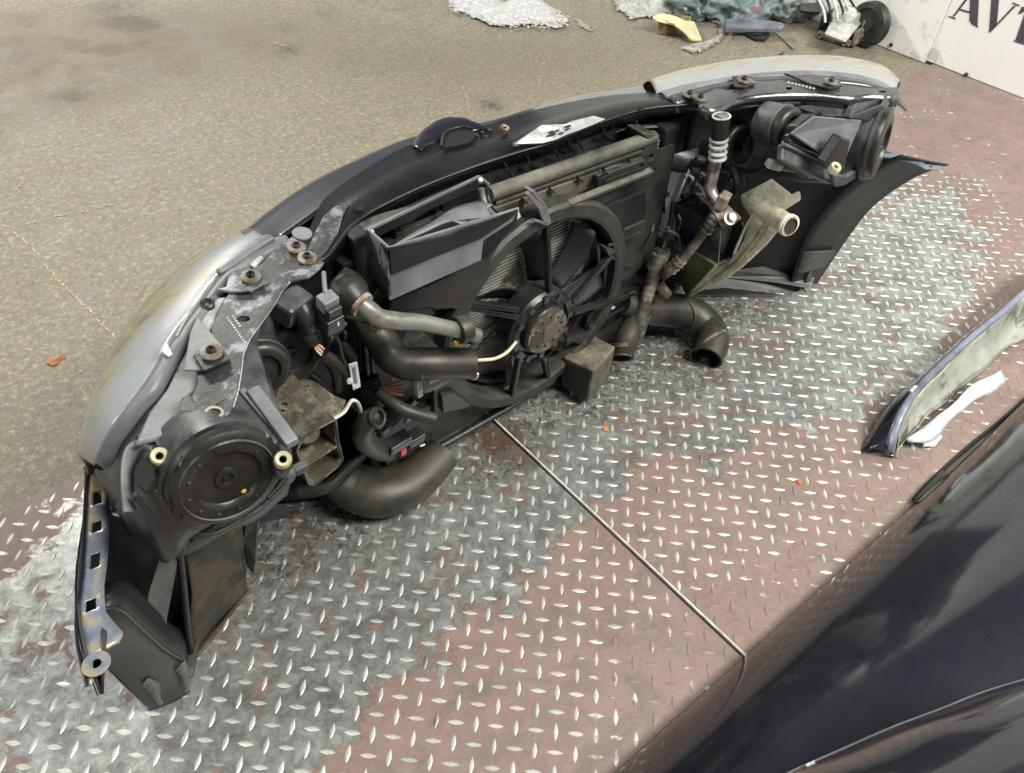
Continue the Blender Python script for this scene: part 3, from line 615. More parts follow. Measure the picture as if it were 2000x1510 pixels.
lip = [p+Vector((0, -.002, -.016)) for p in E_]
xm = loft('upper_crossmember', [B2, ridge, [p+Vector((0, .006, .0015)) for p in E_], E_, lip], M['beam'], car, n=90, across=None, solid=.0025, fn=spline)
tube('rolled_edge', [p+Vector((0, -.0005, .0)) for p in E_], .0028, M['black'], xm, n=8, steps=90)
slab('scuffed_patch', [p for p in qz('PX', [(632, 422, .578), (655, 402, .579), (682, 398, .579), (668, 425, .578), (660, 455, .577), (640, 488, .576), (625, 505, .575), (600, 492, .575), (612, 460, .577)], 'z')], M['bracket'], xm, t=.001, axis=(0, 0, 1))
for (x, y, r) in ((703, 406, .0075), (1253, 211, .004)):
    p = U(x, y, z=.583); slab('hole', ring(p, (0, 0, 1), r, 20), M['dark'], xm, t=.002, axis=(0, 0, 1))
slab('torn_label', qz('PX', [(1003, 281, .588), (1058, 244, .588), (1105, 242, .587), (1118, 236, .587), (1160, 226, .586), (1182, 232, .586), (1158, 243, .586), (1130, 254, .586), (1108, 262, .586), (1085, 272, .587), (1060, 279, .587), (1030, 280, .588)], 'z'), M['label'], xm, t=.0012, axis=(0, 0, 1))
for _ in range(9):
    a, b = random.uniform(.25, .6), random.uniform(-.3, .3); x, y = 1003+a*175, 279-a*46+b*20
    slab('label_mark', [p+Vector((0, 0, .0)) for p in (U(x, y, z=.5895), U(x+9, y-3, z=.5895), U(x+10, y, z=.5895), U(x+1, y+3, z=.5895))], M['black'], xm, t=.0003, axis=(0, 0, 1), bevel=0)
tube('bent_end', qz('PX', [(1003, 282, .586), (1030, 281, .580), (1056, 284, .577)], 'z'), .004, M['grey'], xm, n=8, steps=16)
slab('front_disc', ring(U(590, 455, z=.574), (0, 0, 1), .017, 24, .8), M['grey'], xm, t=.004, axis=(0, 0, 1))

# --- near headlight
def headlight(sg, S, I, mrow):
    hl = loft('headlight', [[p+Vector((sg*-.0, 0, -.004)) for p in I], mrow, S, [p+Vector((sg*.004, .010, -.05)) for p in S], [p+Vector((0, .004, -.11)) for p in S]], M['lens'], car, n=60, across=22, solid=.0025)
    me = hl.data; nv_ = len(me.vertices); setattr_pt(me, 'across', [(k//60)/21 for k in range(nv_)])
    return hl
# lens plastic: hazy, yellowed towards the weather side
ml_, nt, bs = world_noise_mat('hazed_lens'); tc = nt.nodes.new('ShaderNodeTexCoord').outputs['Object']
mp = nt.nodes.new('ShaderNodeMapping'); mp.inputs['Rotation'].default_value = (0, 0, .8); mp.inputs['Scale'].default_value = (2.5, 14, 9); nt.links.new(tc, mp.inputs[0])
av = attr(nt, 'across'); stq = mth(nt, 'MULTIPLY', mth(nt, 'SUBTRACT', nn(nt, 2.6, 8, .7, mp.outputs[0]), .5), 1.0)
zf = mth(nt, 'ADD', av, stq)
col = mixc(nt, ramp(nt, zf, .06, .20), (.62, .66, .70), (.50, .51, .49)); col = mixc(nt, ramp(nt, zf, .20, .28), col, (.50, .48, .29)); col = mixc(nt, ramp(nt, zf, .28, .42), col, (.22, .215, .145))
nt.links.new(col, bs.inputs['Base Color']); bs.inputs['Roughness'].default_value = .2
nt.links.new(ramp(nt, zf, .05, .40, .6, .3), bs.inputs['Transmission Weight']); bs.inputs['Coat Weight'].default_value = .7; bs.inputs['Coat Roughness'].default_value = .1; bs.inputs['IOR'].default_value = 1.25
M['lens'] = ml_
Sn = qz('PX', [(476, 458, .53), (430, 478, .525), (380, 508, .52), (330, 546, .515), (280, 596, .51), (240, 650, .505), (206, 715, .50), (182, 785, .49), (171, 840, .475), (166, 905, .45)], 'z')
In = qz('PX', [(532, 470, .575), (490, 492, .577), (445, 524, .579), (411, 562, .58), (380, 607, .58), (350, 645, .58), (322, 690, .578), (294, 735, .574), (249, 797, .563), (218, 838, .548), (195, 880, .52), (184, 905, .49)], 'z')
Mn = [a.lerp(b, .5)+Vector((-.006, .006, .014)) for a, b in zip(spline(Sn, 12), spline(In, 12))]
hn = headlight(-1, Sn, In, Mn)
part(hn, 'closer headlight with hazed yellowed lens')
foilc = [[a.lerp(b, t)+Vector((.012, -.012, -.03+.012*math.sin(3*t))) for a, b in zip(spline(Sn, 14), spline(In, 14))] for t in (0, .35, .7, 1)]
loft('reflector', foilc, M['foil'], hn, n=40, across=8, solid=.001)
slab('bright_facet', q('B6', [(520, 610), (680, 650), (590, 830), (450, 1000), (380, 1000), (370, 880), (440, 700)], z=.553), M['foil'], hn, t=.002)
# lens edge strip, gasket, and lettered rim
Fo = qz('PX', [(560, 462, .578), (545, 480, .58), (500, 507, .582), (455, 540, .584), (425, 575, .585), (395, 618, .585), (363, 660, .584), (337, 695, .582), (305, 756, .575), (276, 785, .568), (247, 822, .555), (224, 853, .538), (209, 893, .51), (200, 912, .49)], 'z')
loft('lens_rim', [In, [a.lerp(b, .5)+Vector((0, 0, .004)) for a, b in zip(spline(In, 14), spline(Fo, 14))], Fo, [p+Vector((.002, -.003, -.014)) for p in Fo]], M['grey'], hn, n=60, across=9, solid=.002)
G2 = [p+Vector((.009, -.009, -.012)) for p in Fo]
tube('gasket', G2, .006, M['deep'], hn, n=8, steps=60)
slab('rim_notch', q('B6', [(775, 475), (830, 580), (790, 605), (735, 560)], z=.589), M['label'], hn, t=.002)
for k in range(7):
    x, y = 855+k*20, 420-k*38; slab('moulded_mark', q('B6', [(x, y), (x+22, y-34), (x+36, y-26), (x+14, y+8)], z=.5885), M['print'], hn, t=.0006, bevel=0)

def housing(sg, hl, top, z0=.41):
    """black moulded shell behind a lens: front rows follow the lens rim, rear rows follow the cap planes"""
    back = [(-.783, .262), (-.775, .205), (-.768, .165), (-.735, .150), (-.60, .155), (-.575, .20), (-.555, .265), (-.50, .325), (-.455, .355), (-.43, .40)]
    bk = [Vector((sg*abs(x), y, 0)) for x, y in back]
    fr = [Vector((p.x, p.y-.012, p.z-.012)) for p in top]
    fr = spline(fr, 30)
    if (fr[0].x-fr[-1].x)*(bk[0].x-bk[-1].x) < 0: fr = fr[::-1]
    bk = spline(bk, 30)
    rows = [fr]
    for t, z in ((.35, .563), (.7, .566), (.93, .560), (.995, .545), (1.0, .51), (1.0, .455), (.96, .43), (.7, z0)):
        rows.append([Vector((a.x*(1-t)+b.x*t, a.y*(1-t)+b.y*t, min(z, (a.z+.012)*(1-t)+(z-1.5*max(0, abs(b.x)-.735))*t))) for a, b in zip(fr, bk)])
    rows.append([a+Vector((0, .0, -.11)) for a in fr])
    return loft('housing', rows, M['housing'], hl, n=60, across=None, solid=.003, jitter=.003)
housing(-1, hn, Fo)
def dust_cap(c, ax, r, hl, d=.022, collar=.05, name='dust_cap'):
    c = Vector(c); lathe('cap_collar', c, ax, [(r*1.02, -collar), (r*1.04, -.004), (r*1.10, -.002), (r*1.10, .004), (r*1.0, .006)], M['housing'], hl, 48)
    return lathe(name, c, ax, [(r*1.04, -.004), (r*1.05, d*.45), (r*1.01, d*.75), (r*.94, d*.9), (r*.80, d), (r*.64, d), (r*.61, d*.72), (r*.58, d*.62), (r*.22, d*.60), (r*.20, d*.78), (r*.12, d*.8), (r*.10, d*.62), (0, d*.62)], M['cap'], hl, 56)
c1 = U(434, 920, y=.130); ax1 = Vector((-.06, -.97, .14))
dust_cap(c1, ax1, .0615, hn, .020)
a_, b_, _ = frame_of(ax1)
for k in range(3): slab('cap_mark', [c1+ax1.normalized()*.0135+a_*x+b_*y for x, y in ((-.012+.009*k, -.006), (-.006+.009*k, -.008), (-.005+.009*k, .004), (-.011+.009*k, .006))], M['black'], hn, t=.0006, bevel=0)
c2 = U(507, 714, y=.272); dust_cap(c2, (-.12, -.96, .2), .036, hn, .018, .04)
c3 = U(562, 682, y=.325); dust_cap(c3, (-.1, -.96, .2), .045, hn, .022, .06)
def adjuster(p, hl, r=.013, ax=(-.05, -.35, .94), body=True):
    p = Vector(p); lathe('beam_adjuster', p, ax, [(r*.42, .0), (r*.45, .006), (r*.85, .008), (r, .005), (r, -.004), (r*.6, -.008)], M['adj'], hl, 22)
    if body: lathe('adjuster_body', p, ax, [(r*.4, .001), (r*.62, -.004), (r*1.0, -.008), (r*1.25, -.018), (r*1.2, -.045), (r*.8, -.055), (0, -.055)], M['black'], hl, 20)
for k in range(12):
    t_ = k*PI/6; cc = c1+ax1.normalized()*.0205+(a_*math.cos(t_)+b_*math.sin(t_))*.044
    box('cap_rib', cc, (.004, .004, .003), M['cap'], hn, rot=(.3, 0, t_), bevel=.001)
lathe('cap_ring', c1, ax1, [(.0515, .0195), (.0525, .0215), (.054, .0195)], M['housing'], hn, 48)
slab('cap_crumb', ring(c1+ax1.normalized()*.016+a_*-.012+b_*.028, ax1, .0032, 5, .6), M['yellow'], hn, t=.002, bevel=0)
adjuster(U(312, 893, z=.572), hn, .0098, (-.03, -.5, .86)); adjuster(U(552, 899, z=.55), hn, .0098, (-.03, -.5, .86))
# moulded hooks, webs and foot of the near housing
loft('housing_arch', [q('PX', [(243, 1000), (238, 940), (243, 885), (262, 862), (288, 866), (300, 885), (306, 905)], z=.565), q('PX', [(262, 1000), (258, 945), (262, 905), (275, 890), (290, 892), (300, 905), (304, 918)], z=.545)], M['grey'], hn, n=30, across=3, solid=.004)
loft('housing_skirt', [qz('PX', [(243, 960, .50), (262, 990, .48), (300, 1020, .45), (345, 1022, .43), (400, 1045, .40), (450, 1030, .39), (520, 985, .40), (565, 940, .42)], 'z'),
      qz('PX', [(228, 990, .46), (262, 1035, .43), (310, 1060, .40), (345, 1085, .36), (385, 1072, .36), (440, 1040, .37), (500, 1015, .37), (562, 965, .39)], 'z'),
      qz('PX', [(235, 975, .40), (262, 1020, .37), (310, 1050, .34), (345, 1090, .31), (390, 1060, .32), (440, 1030, .33), (505, 1000, .34), (562, 960, .36)], 'z')], M['housing'], hn, n=40, across=8, solid=.003, jitter=.004)
slab('housing_foot', qz('PX', [(318, 1040, .42), (350, 1062, .40), (362, 1058, .40), (362, 1078, .38), (345, 1088, .37), (338, 1082, .375)], 'z'), M['housing'], hn, t=.012, bevel=.002)
slab('foot_slot', qz('PX', [(366, 1052, .397), (378, 1044, .397), (382, 1052, .392), (370, 1060, .392)], 'z'), M['dark'], hn, t=.002, lift=.004)
for pts, th in (([(345, 800), (352, 775), (375, 770), (395, 805), (378, 842), (356, 915), (348, 925), (335, 905)], .02), ([(300, 860), (330, 850), (345, 905), (338, 912)], .01)):
    slab('housing_web', [U(x, y, z=.592-.0003*max(0, y-800)) for x, y in pts], M['housing'], hn, t=th, bevel=.004)
loft('cap_shield', [q('PX', [(350, 920), (370, 885), (410, 860), (465, 842)], z=.585), q('PX', [(348, 902), (378, 862), (420, 848), (462, 838)], z=.588), q('PX', [(378, 850), (400, 830), (430, 825), (464, 828)], z=.588)], M['black'], hn, n=24, across=6, solid=.003)
for k, (a, b, wd, mk) in enumerate(((((458, 772)), (545, 868), .012, 'housing'), ((472, 764), (560, 866), .008, 'grey'), ((494, 762), (572, 868), .016, 'grey'), ((440, 780), (520, 862), .012, 'housing'))):
    bar('housing_rib', U(*a, z=.562+.004*k), U(*b, z=.548+.004*k), wd, .012, M[mk], hn, bevel=.002)
loft('mud_fleece', [q('PX', [(252, 905), (258, 880), (275, 878), (292, 895)], z=.50), q('PX', [(255, 945), (270, 930), (285, 935), (296, 925)], z=.47)], M['liner'], hn, n=14, across=8, jitter=.01)
bar('chrome_pin', U(166, 912, z=.41), U(183, 935, z=.40), .006, .006, M['grey'], hn)
tube('support_rod', qz('PX', [(190, 998, .40), (225, 1005, .40), (262, 1012, .40)], 'z'), .0045, M['alu'], hn, n=8, steps=14)

# --- near side bracket
bo = q('Z1', [(1420, 130), (1505, 195), (1612, 292), (1590, 325), (1520, 385), (1405, 410), (1350, 475), (1300, 565), (1215, 680), (1155, 765), (1115, 860), (1105, 960), (1085, 1080), (1055, 1180), (1030, 1225), (960, 1268), (890, 1285), (850, 1270), (800, 1215), (760, 1160), (800, 1110), (835, 1040), (828, 960), (870, 950), (960, 880), (985, 850), (925, 760), (918, 700), (945, 630), (1000, 520), (1030, 480), (1130, 465), (1180, 400), (1165, 335), (1230, 300), (1300, 215)], z=.590)
nb = slab('side_bracket', bo, M['bracket'], car, t=.003, axis=(0, 0, 1), bevel=.001,
          holes=[q('Z1', [(1118+40*math.cos(t), 638+17*math.sin(t)) for t in np.linspace(0, 2*PI, 18, endpoint=False)], z=.590), q('Z1', [(938+40*math.cos(t), 1212+24*math.sin(t)) for t in np.linspace(0, 2*PI, 20, endpoint=False)], z=.590)])
part(nb, 'closer scuffed bracket screwed to the crossmember')
loft('bracket_flange', [q('Z1', [(1612, 292), (1520, 385), (1405, 410), (1350, 475), (1300, 565), (1155, 765), (1115, 860), (1105, 960), (1085, 1080), (1055, 1180), (960, 1268), (870, 1282)], z=.5895), q('Z1', [(1612, 296), (1522, 389), (1409, 414), (1354, 479), (1304, 569), (1159, 769), (1119, 864), (1109, 964), (1089, 1084), (1058, 1186), (962, 1274), (870, 1288)], z=.578)], M['steel'], nb, n=50, solid=.0012, fn=poly)
slab('bracket_eyelet', q('Z1', [(938+62*math.cos(t), 1212+40*math.sin(t)) for t in np.linspace(0, 2*PI, 26, endpoint=False)], z=.5915), M['zinc'], nb, t=.0015, axis=(0, 0, 1), holes=[q('Z1', [(938+41*math.cos(t), 1212+25*math.sin(t)) for t in np.linspace(0, 2*PI, 22, endpoint=False)], z=.5915)])
slab('headlight_tab', q('Z1', [(950, 455), (1010, 440), (1035, 350), (1150, 310), (1175, 330), (1240, 365), (1275, 412), (1160, 468), (1060, 470)], z=.597), M['bracket'], nb, t=.004, axis=(0, 0, 1), bevel=.001)
slab('headlight_tab', q('Z1', [(835, 620), (985, 800), (1035, 882), (870, 952), (750, 953), (790, 720)], z=.594), M['grey'], nb, t=.003, axis=(0, 0, 1), bevel=.001)
slab('mount_plate', q('Z1', [(808, 862), (950, 800), (985, 812), (1035, 884), (880, 955), (868, 950)], z=.600), M['bracket'], nb, t=.004, axis=(0, 0, 1), bevel=.001)
slab('pale_pad', q('B6', [(1160, 110), (1290, 90), (1200, 260), (1190, 330), (1150, 390), (1060, 270), (1050, 200)], z=.583), M['label'], nb, t=.004, axis=(0, 0, 1))
slab('pale_pad', q('B5', [(690, 550), (830, 450), (880, 470), (760, 600)], z=.583), M['label'], nb, t=.004, axis=(0, 0, 1))
for r_ in range(2):
    for k in range(11 if r_ else 5):
        x, y = 1012+(34 if not r_ else 0)+k*10.5, 628+k*15-(10 if not r_ else 0)
        slab('stamped_print', q('Z1', [(x, y), (x+12, y-4), (x+17, y+6), (x+5, y+10)], z=.5907), M['print'], nb, t=.0004, axis=(0, 0, 1), bevel=0)
UPV = (.05, -.12, 1)
for x, y in ((1445, 205), (1510, 270)): bolt(U(120+x/3.147, 420+y/3.147, z=.592), UPV, car, .0085)
bolt(U(120+1165/3.147, 420+385/3.147, z=.598), UPV, car, .0085); bolt(U(120+922/3.147, 420+848/3.147, z=.602), UPV, car, .0085)
for pts, zz, th in (([(400, 700), (412, 706), (395, 760), (383, 756)], .573, .012), ([(372, 640), (384, 646), (362, 720), (352, 714)], .576, .012), ([(290, 820), (345, 800), (347, 806), (292, 827)], .572, .01), ([(262, 850), (330, 838), (332, 845), (264, 858)], .562, .01)):
    slab('housing_ridge', [U(x, y, z=zz) for x, y in pts], M['black'], hn, t=th, bevel=.003)
slab('housing_panel', [U(*a, z=.577) for a in ((345, 720), (385, 640), (402, 690), (398, 750), (360, 780), (345, 835), (300, 858), (262, 868), (290, 805), (325, 760))], M['grey'], hn, t=.006, axis=(0, 0, 1), bevel=.003)
slab('hollow_shade', [U(*a, z=.572) for a in ((372, 752), (400, 742), (412, 760), (380, 772))], M['dark'], hn, t=.006)  # dark slabs painting the shade of hollows in the housing
slab('hollow_shade', [U(*a, z=.572) for a in ((268, 905), (288, 890), (300, 905), (302, 935), (285, 960), (268, 945))], M['dark'], hn, t=.006)
for a, b in (((300, 955), (335, 1010)), ((330, 965), (352, 1022)), ((560, 930), (520, 975)), ((262, 965), (300, 1015))): bar('housing_rib', U(*a, y=.125), U(*b, y=.115), .006, .008, M['black'], hn, up=(0, -1, .3), bevel=.002)
box('housing_clip', U(585, 915, y=.15), (.016, .012, .012), M['housing'], hn, bevel=.002); lathe('housing_screw', U(560, 930, y=.13), (0, -.9, .4), [(0, .006), (.006, .006), (.009, .003), (.012, 0)], M['housing'], hn, 18)
lathe('rubber_stop', U(405, 594, z=.588), (0, -.2, 1), [(.003, .0), (.006, .004), (.009, .002), (.009, -.012)], M['rubber'], car, 16)
# wedge-shaped rim between bracket and nose
loft('lens_end_cap', [q('B5', [(280, 650), (420, 560), (700, 340), (880, 220), (980, 205)], z=.588), q('B5', [(330, 700), (480, 610), (760, 420), (930, 310), (1030, 250)], z=.585)], M['grey'], car, n=24, across=4, solid=.008)
slab('nose_end', q('B5', [(590, 125), (680, 100), (960, 90), (1120, 200), (1100, 270), (1000, 200), (900, 195), (720, 300), (650, 220)], z=.571), M['navy'], car, t=.012, bevel=.003)

# --- near frame rail with bolted plate
rail = slab('frame_rail', qz('PX', [(530, 770, .43), (565, 748, .425), (592, 735, .42), (623, 749, .41), (652, 772, .40), (676, 781, .40), (672, 800, .40), (655, 818, .40), (623, 833, .405), (602, 855, .41), (583, 864, .41), (545, 820, .425)], 'z'), M['rail'], car, t=.004, bevel=.001)
part(rail, 'closer sawn-off frame rail')
def rail_profile(outer_px, y0, y1, inner_off, divider, parent, m='rail'):
    o0 = [U(x, y, y=y0) for x, y in outer_px]; c = sum(o0, Vector())/len(o0)
    i0 = [p+(c-p).normalized()*inner_off for p in o0]; d = Vector((0, y1-y0, -.01))
    n_ = len(o0); V = o0+i0+[p+d for p in o0]+[p+d for p in i0]; Fc = []
    for i in range(n_):
        j = (i+1) % n_; Fc += [(i, j, n_+j, n_+i), (i, j, 2*n_+j, 2*n_+i), (n_+i, n_+j, 3*n_+j, 3*n_+i)]
    Fc.append(tuple(2*n_+i for i in range(n_)))
    o = finish('rail_profile', V, Fc, M[m], parent, False, bevel=.0008)
    a, b = [U(x, y, y=y0+.001) for x, y in divider]
    bar('rail_divider', a.lerp(b, .5)+Vector((0, 0, 0))-(b-a)*.5, b, .003, .003, M['steel' if m == 'x' else 'rail'], parent)
    V = [a, b, b+d, a+d]; finish('rail_web', V, [(0, 1, 2, 3)], M[m], parent, False, solid=.003)
    e = tube('cut_edge', [p+Vector((0, -.001, 0)) for p in o0]+[o0[0]+Vector((0, -.001, 0))], .0013, M['alud'], parent, n=6, steps=60, smoothpath=False)
    return o
rail_profile([(618, 838), (655, 818), (660, 860), (669, 897), (661, 909), (612, 948), (602, 944), (579, 880), (585, 865)], .185, .36, .0045, [(597, 911), (660, 870)], rail)
lathe('drain_hole', U(620, 868, y=.30), (0, -1, .2), [(0, .0), (.020, .0), (.022, -.001)], M['dark'], rail, 24)
tube('torn_lip', qz('PX', [(652, 818, .402), (672, 805, .402), (684, 786, .41), (690, 782, .41), (698, 786, .40), (704, 800, .38), (703, 812, .365)], 'z'), .0028, M['steel'], rail, n=6, steps=30)
slab('torn_flap', qz('PX', [(676, 790, .40), (690, 784, .405), (704, 800, .38), (703, 810, .365), (690, 798, .38)], 'z'), M['alud'], rail, t=.002)
slab('mount_tab', qz('B7', [(1075, 250, .445), (1110, 215, .447), (1190, 198, .447), (1232, 240, .443), (1225, 300, .44), (1165, 400, .432), (1090, 330, .44)], 'z'), M['label'], rail, t=.004)
lathe('rail_nut', U(556, 796, z=.448), (0, -.3, .95), [(.003, .004), (.004, .008), (.008, .008), (.009, .003), (.015, .002), (.015, 0)], M['alud'], rail, 20)
lathe('rail_nut', U(598, 840, z=.43), (.1, -.75, .66), [(0, .012), (.008, .012), (.009, .006), (.018, .005), (.021, .0), (.021, -.004)], M['alud'], rail, 28)
box('grey_latch', U(576, 815, z=.435), (.018, .01, .01), M['grey'], rail, rot=(.5, 0, .8))
for k in range(7): box('dirt_crumb', U(565+k*6, 758+random.uniform(-6, 9), z=.43), (.004, .003, .002), M['yellow' if k == 3 else 'liner'], rail, rot=(0, 0, k), bevel=0)

# --- cooling pack
yR = .385
rad = bx('radiator', -.33, .33, yR, yR+.03, .05, .52, M['core'], car); rad['label'] = 'finned radiator core behind the fan'
V = []; Fc = []
for k in range(64):
    z = .055+k*.0072; k0 = len(V)
    V += [(-.325, yR-.003, z), (.325, yR-.003, z), (.325, yR+.001, z+.002), (-.325, yR+.001, z+.002), (-.325, yR-.003, z+.0034), (.325, yR-.003, z+.0034)]
    Fc += [(k0, k0+1, k0+5, k0+4), (k0+4, k0+5, k0+2, k0+3), (k0, k0+1, k0+2, k0+3)]
o = finish('fin_rows', V, Fc, M['fin'], rad, False); o['kind'] = 'stuff'
for sg in (-1, 1):
    bx('side_tank', sg*.35-.022, sg*.35+.022, yR-.012, yR+.045, .03, .535, M['black'], rad, .006)
# shroud plate with a round opening
FC = Vector((.0, .352, .285)); FR = .205
sp = [(-.345, .06), (-.25, .045), (.25, .045), (.345, .06), (.35, .30), (.345, .505), (.15, .515), (-.1, .515), (-.30, .505), (-.345, .45), (-.35, .25)]
shroud = slab('fan_shroud', [(x, .362, z) for x, z in sp], M['dusty'], car, t=.004, axis=(0, -1, 0), holes=[[(FC.x+FR*math.cos(t), .362, FC.z+FR*math.sin(t)) for t in np.linspace(0, 2*PI, 56, endpoint=False)]], bevel=.001)
lathe('shroud_ring', FC+Vector((0, .012, 0)), (0, -1, 0), [(FR-.012, -.012), (FR-.012, .034), (FR-.006, .038), (FR+.014, .036), (FR+.020, .030), (FR+.022, 0)], M['dusty'], shroud, 72)
lathe('inner_ring', FC+Vector((0, .02, 0)), (0, -1, 0), [(FR-.030, -.01), (FR-.030, .012), (FR-.026, .014), (FR-.022, .012), (FR-.020, -.01)], M['blackc'], shroud, 72)
HUB = Vector((-.008, .305, .285))
HUB = U(1060, 640, y=.300)
motor = lathe('fan_motor', HUB, (0, -1, 0), [(.075, -.045), (.076, -.008), (.070, .0), (.060, .002), (.058, -.004), (.052, -.004), (.050, .008), (.046, .012), (0, .012)], M['black'], car, 48)
lathe('motor_plate', HUB+Vector((0, -.0125, 0)), (0, -1, 0), [(.047, -.002), (.047, .001), (.045, .002), (0, .002)], M['alud'], motor, 48)
for k in range(10):
    t = k*PI/5+.2; slab('plate_hole', ring(HUB+Vector((.033*math.cos(t), -.0152, .033*math.sin(t))), (0, 1, 0), .0028 if k % 2 else .0036, 10), M['dark'], motor, t=.0006, bevel=0, axis=(0, -1, 0))
slab('motor_patch', [HUB+Vector((x, -.0156, z)) for x, z in ((-.045, -.016), (-.018, -.022), (-.012, .004), (-.040, .010))], M['black'], motor, t=.001, axis=(0, -1, 0))
slab('motor_sticker', [HUB+Vector((x, -.0156, z)) for x, z in ((-.012, -.022), (.024, -.018), (.022, .016), (-.010, .016))], M['block'], motor, t=.0007, axis=(0, -1, 0))
for k in range(12):
    t = k*PI/6; c = HUB+Vector((.066*math.cos(t), -.001, .066*math.sin(t))); box('motor_lug', c, (.014, .008, .012), M['blackc'], motor, rot=(0, -t, 0), bevel=.001)
# fan blades
for k in range(7):
    t0 = k*2*PI/7+.35; rows = []
    for r_, sw, wd in ((.055, 0, .42), (.10, .10, .36), (.14, .22, .30), (.178, .38, .26)):
        a0, a1 = t0+sw, t0+sw+wd
        rows.append([Vector((FC.x+r_*math.cos(a), .352-.012+.03*(a-a0)/wd, FC.z+r_*math.sin(a))) for a in np.linspace(a0, a1, 6)])
    loft('fan_blade', rows, M['deep'], motor, n=10, across=10, solid=.002)
slab('shroud_cover', [U(*a, y=.326) for a in ((764, 590), (944, 510), (1004, 436), (1026, 428), (985, 462), (962, 500), (950, 535), (925, 548), (905, 590), (898, 604), (838, 600), (760, 612))], M['black'], shroud, t=.02, axis=(0, -1, 0), bevel=.004)
slab('shroud_cover', [U(*a, y=.33) for a in ((760, 612), (838, 600), (850, 612), (800, 640), (770, 700), (762, 790), (735, 800), (730, 620))], M['deep'], shroud, t=.02, axis=(0, -1, 0))
bar('shroud_ledge', U(1110, 398, y=.335), U(1272, 333, y=.335), .012, .008, M['tankm'], shroud, up=(0, -.3, 1))
# spokes from motor to ring
def spoke(p0, p1, wd=.012, th=.014):
    o = bar('spoke', p0, p1, wd, th, M['black'], motor, up=(0, -1, .01), bevel=.002); return o
for (x0, y0), (x1, y1), dy in (((1072, 570), (1066, 432), 0), ((1115, 590), (1196, 494), 0), ((1118, 610), (1240, 570), 0), ((1012, 603), (905, 590), 0), ((1012, 618), (905, 598), 0), ((1015, 690), (995, 790), 0), ((1062, 700), (1070, 742), 0), ((1105, 655), (1135, 668), 0)):
    spoke(U(x0, y0, y=.306), U(x1, y1, y=.340), .009)
slab('ring_gusset', [U(x, y, y=.338) for x, y in ((860, 568), (870, 542), (900, 585), (905, 600), (850, 605), (838, 598))], M['dusty'], shroud, t=.01)
# moulded clip on top of the ring
for pts, t in (([(1035, 375), (1062, 403), (1072, 440), (1064, 438), (1052, 408), (1028, 380)], .006), ([(1044, 372), (1068, 400), (1077, 436), (1072, 440), (1062, 403), (1038, 375)], .02), ([(1043, 428), (1076, 437), (1070, 441), (1042, 432)], .004)):
    slab('ring_clip', [U(x, y, y=.318) for x, y in pts], M['grey'], shroud, t=t)
slab('corner_gusset', [U(x, y, y=.33) for x, y in ((1194, 455), (1216, 446), (1210, 490), (1190, 500), (1182, 484), (1200, 488))], M['dusty'], shroud, t=.02)
# resonator lids to the right of the fan
for pts, y_, mk in (([(1190, 400), (1262, 372), (1262, 432), (1215, 446), (1192, 460), (1160, 410)], .35, 'black'), ([(1222, 448), (1262, 430), (1255, 520), (1228, 545), (1190, 560), (1178, 580), (1182, 520)], .345, 'dusty'),
                    ([(1180, 578), (1250, 560), (1245, 600), (1170, 650), (1140, 660), (1150, 620)], .34, 'black'), ([(1168, 345), (1262, 312), (1262, 335), (1172, 372)], .345, 'dusty')):
    slab('shroud_panel', [U(x, y, y=y_) for x, y in pts], M[mk], shroud, t=.012, axis=(0, -1, 0), bevel=.003)
for a, b, m_ in (((1180, 355), (1265, 325), 'black'), ((1188, 480), (1250, 455), 'dusty'), ((1190, 500), (1240, 520), 'black'), ((1190, 590), (1240, 570), 'dusty'), ((1160, 605), (1250, 572), 'dusty'), ((1150, 640), (1240, 590), 'black'), ((1185, 604), (1200, 600), 'label')):
    bar('shroud_rib', U(*a, y=.333), U(*b, y=.333), .004, .006, M[m_], shroud)
# top tank, dusty ledge and ribs
for (a, b, r, mk, nm) in (((955, 380), (1276, 268), .013, 'tankm', 'top_tank'), ((965, 398), (1278, 285), .007, 'dusty', 'top_tank_bead'), ((1000, 410), (1180, 350), .010, 'tankm', 'top_beam')):
    tube(nm, [U(*a, y=.37), U(*b, y=.37)], r, M[mk], rad, n=12, steps=8, smoothpath=False)
slab('dusty_ledge', [U(*a, y=.36) for a in ((965, 408), (1276, 300), (1276, 318), (1180, 352), (1010, 415), (975, 425))], M['block'], rad, t=.01)
for x, y in ((1022, 392), (1076, 372), (1130, 350), (1180, 333), (1228, 315)): slab('ledge_rib', [U(x, y-5, y=.352), U(x+9, y+4, y=.352), U(x+10, y+8, y=.352), U(x-1, y+2, y=.352)], M['black'], rad, t=.006)
slab('tank_corner', [U(*a, y=.36) for a in ((1258, 262), (1286, 262), (1288, 330), (1262, 345), (1250, 312), (1262, 290))], M['dusty'], rad, t=.05, bevel=.006)
box('tank_clip', U(1175, 352, y=.345), (.03, .012, .02), M['black'], rad); box('tank_clip', U(1262, 322, y=.345), (.03, .012, .02), M['black'], rad)
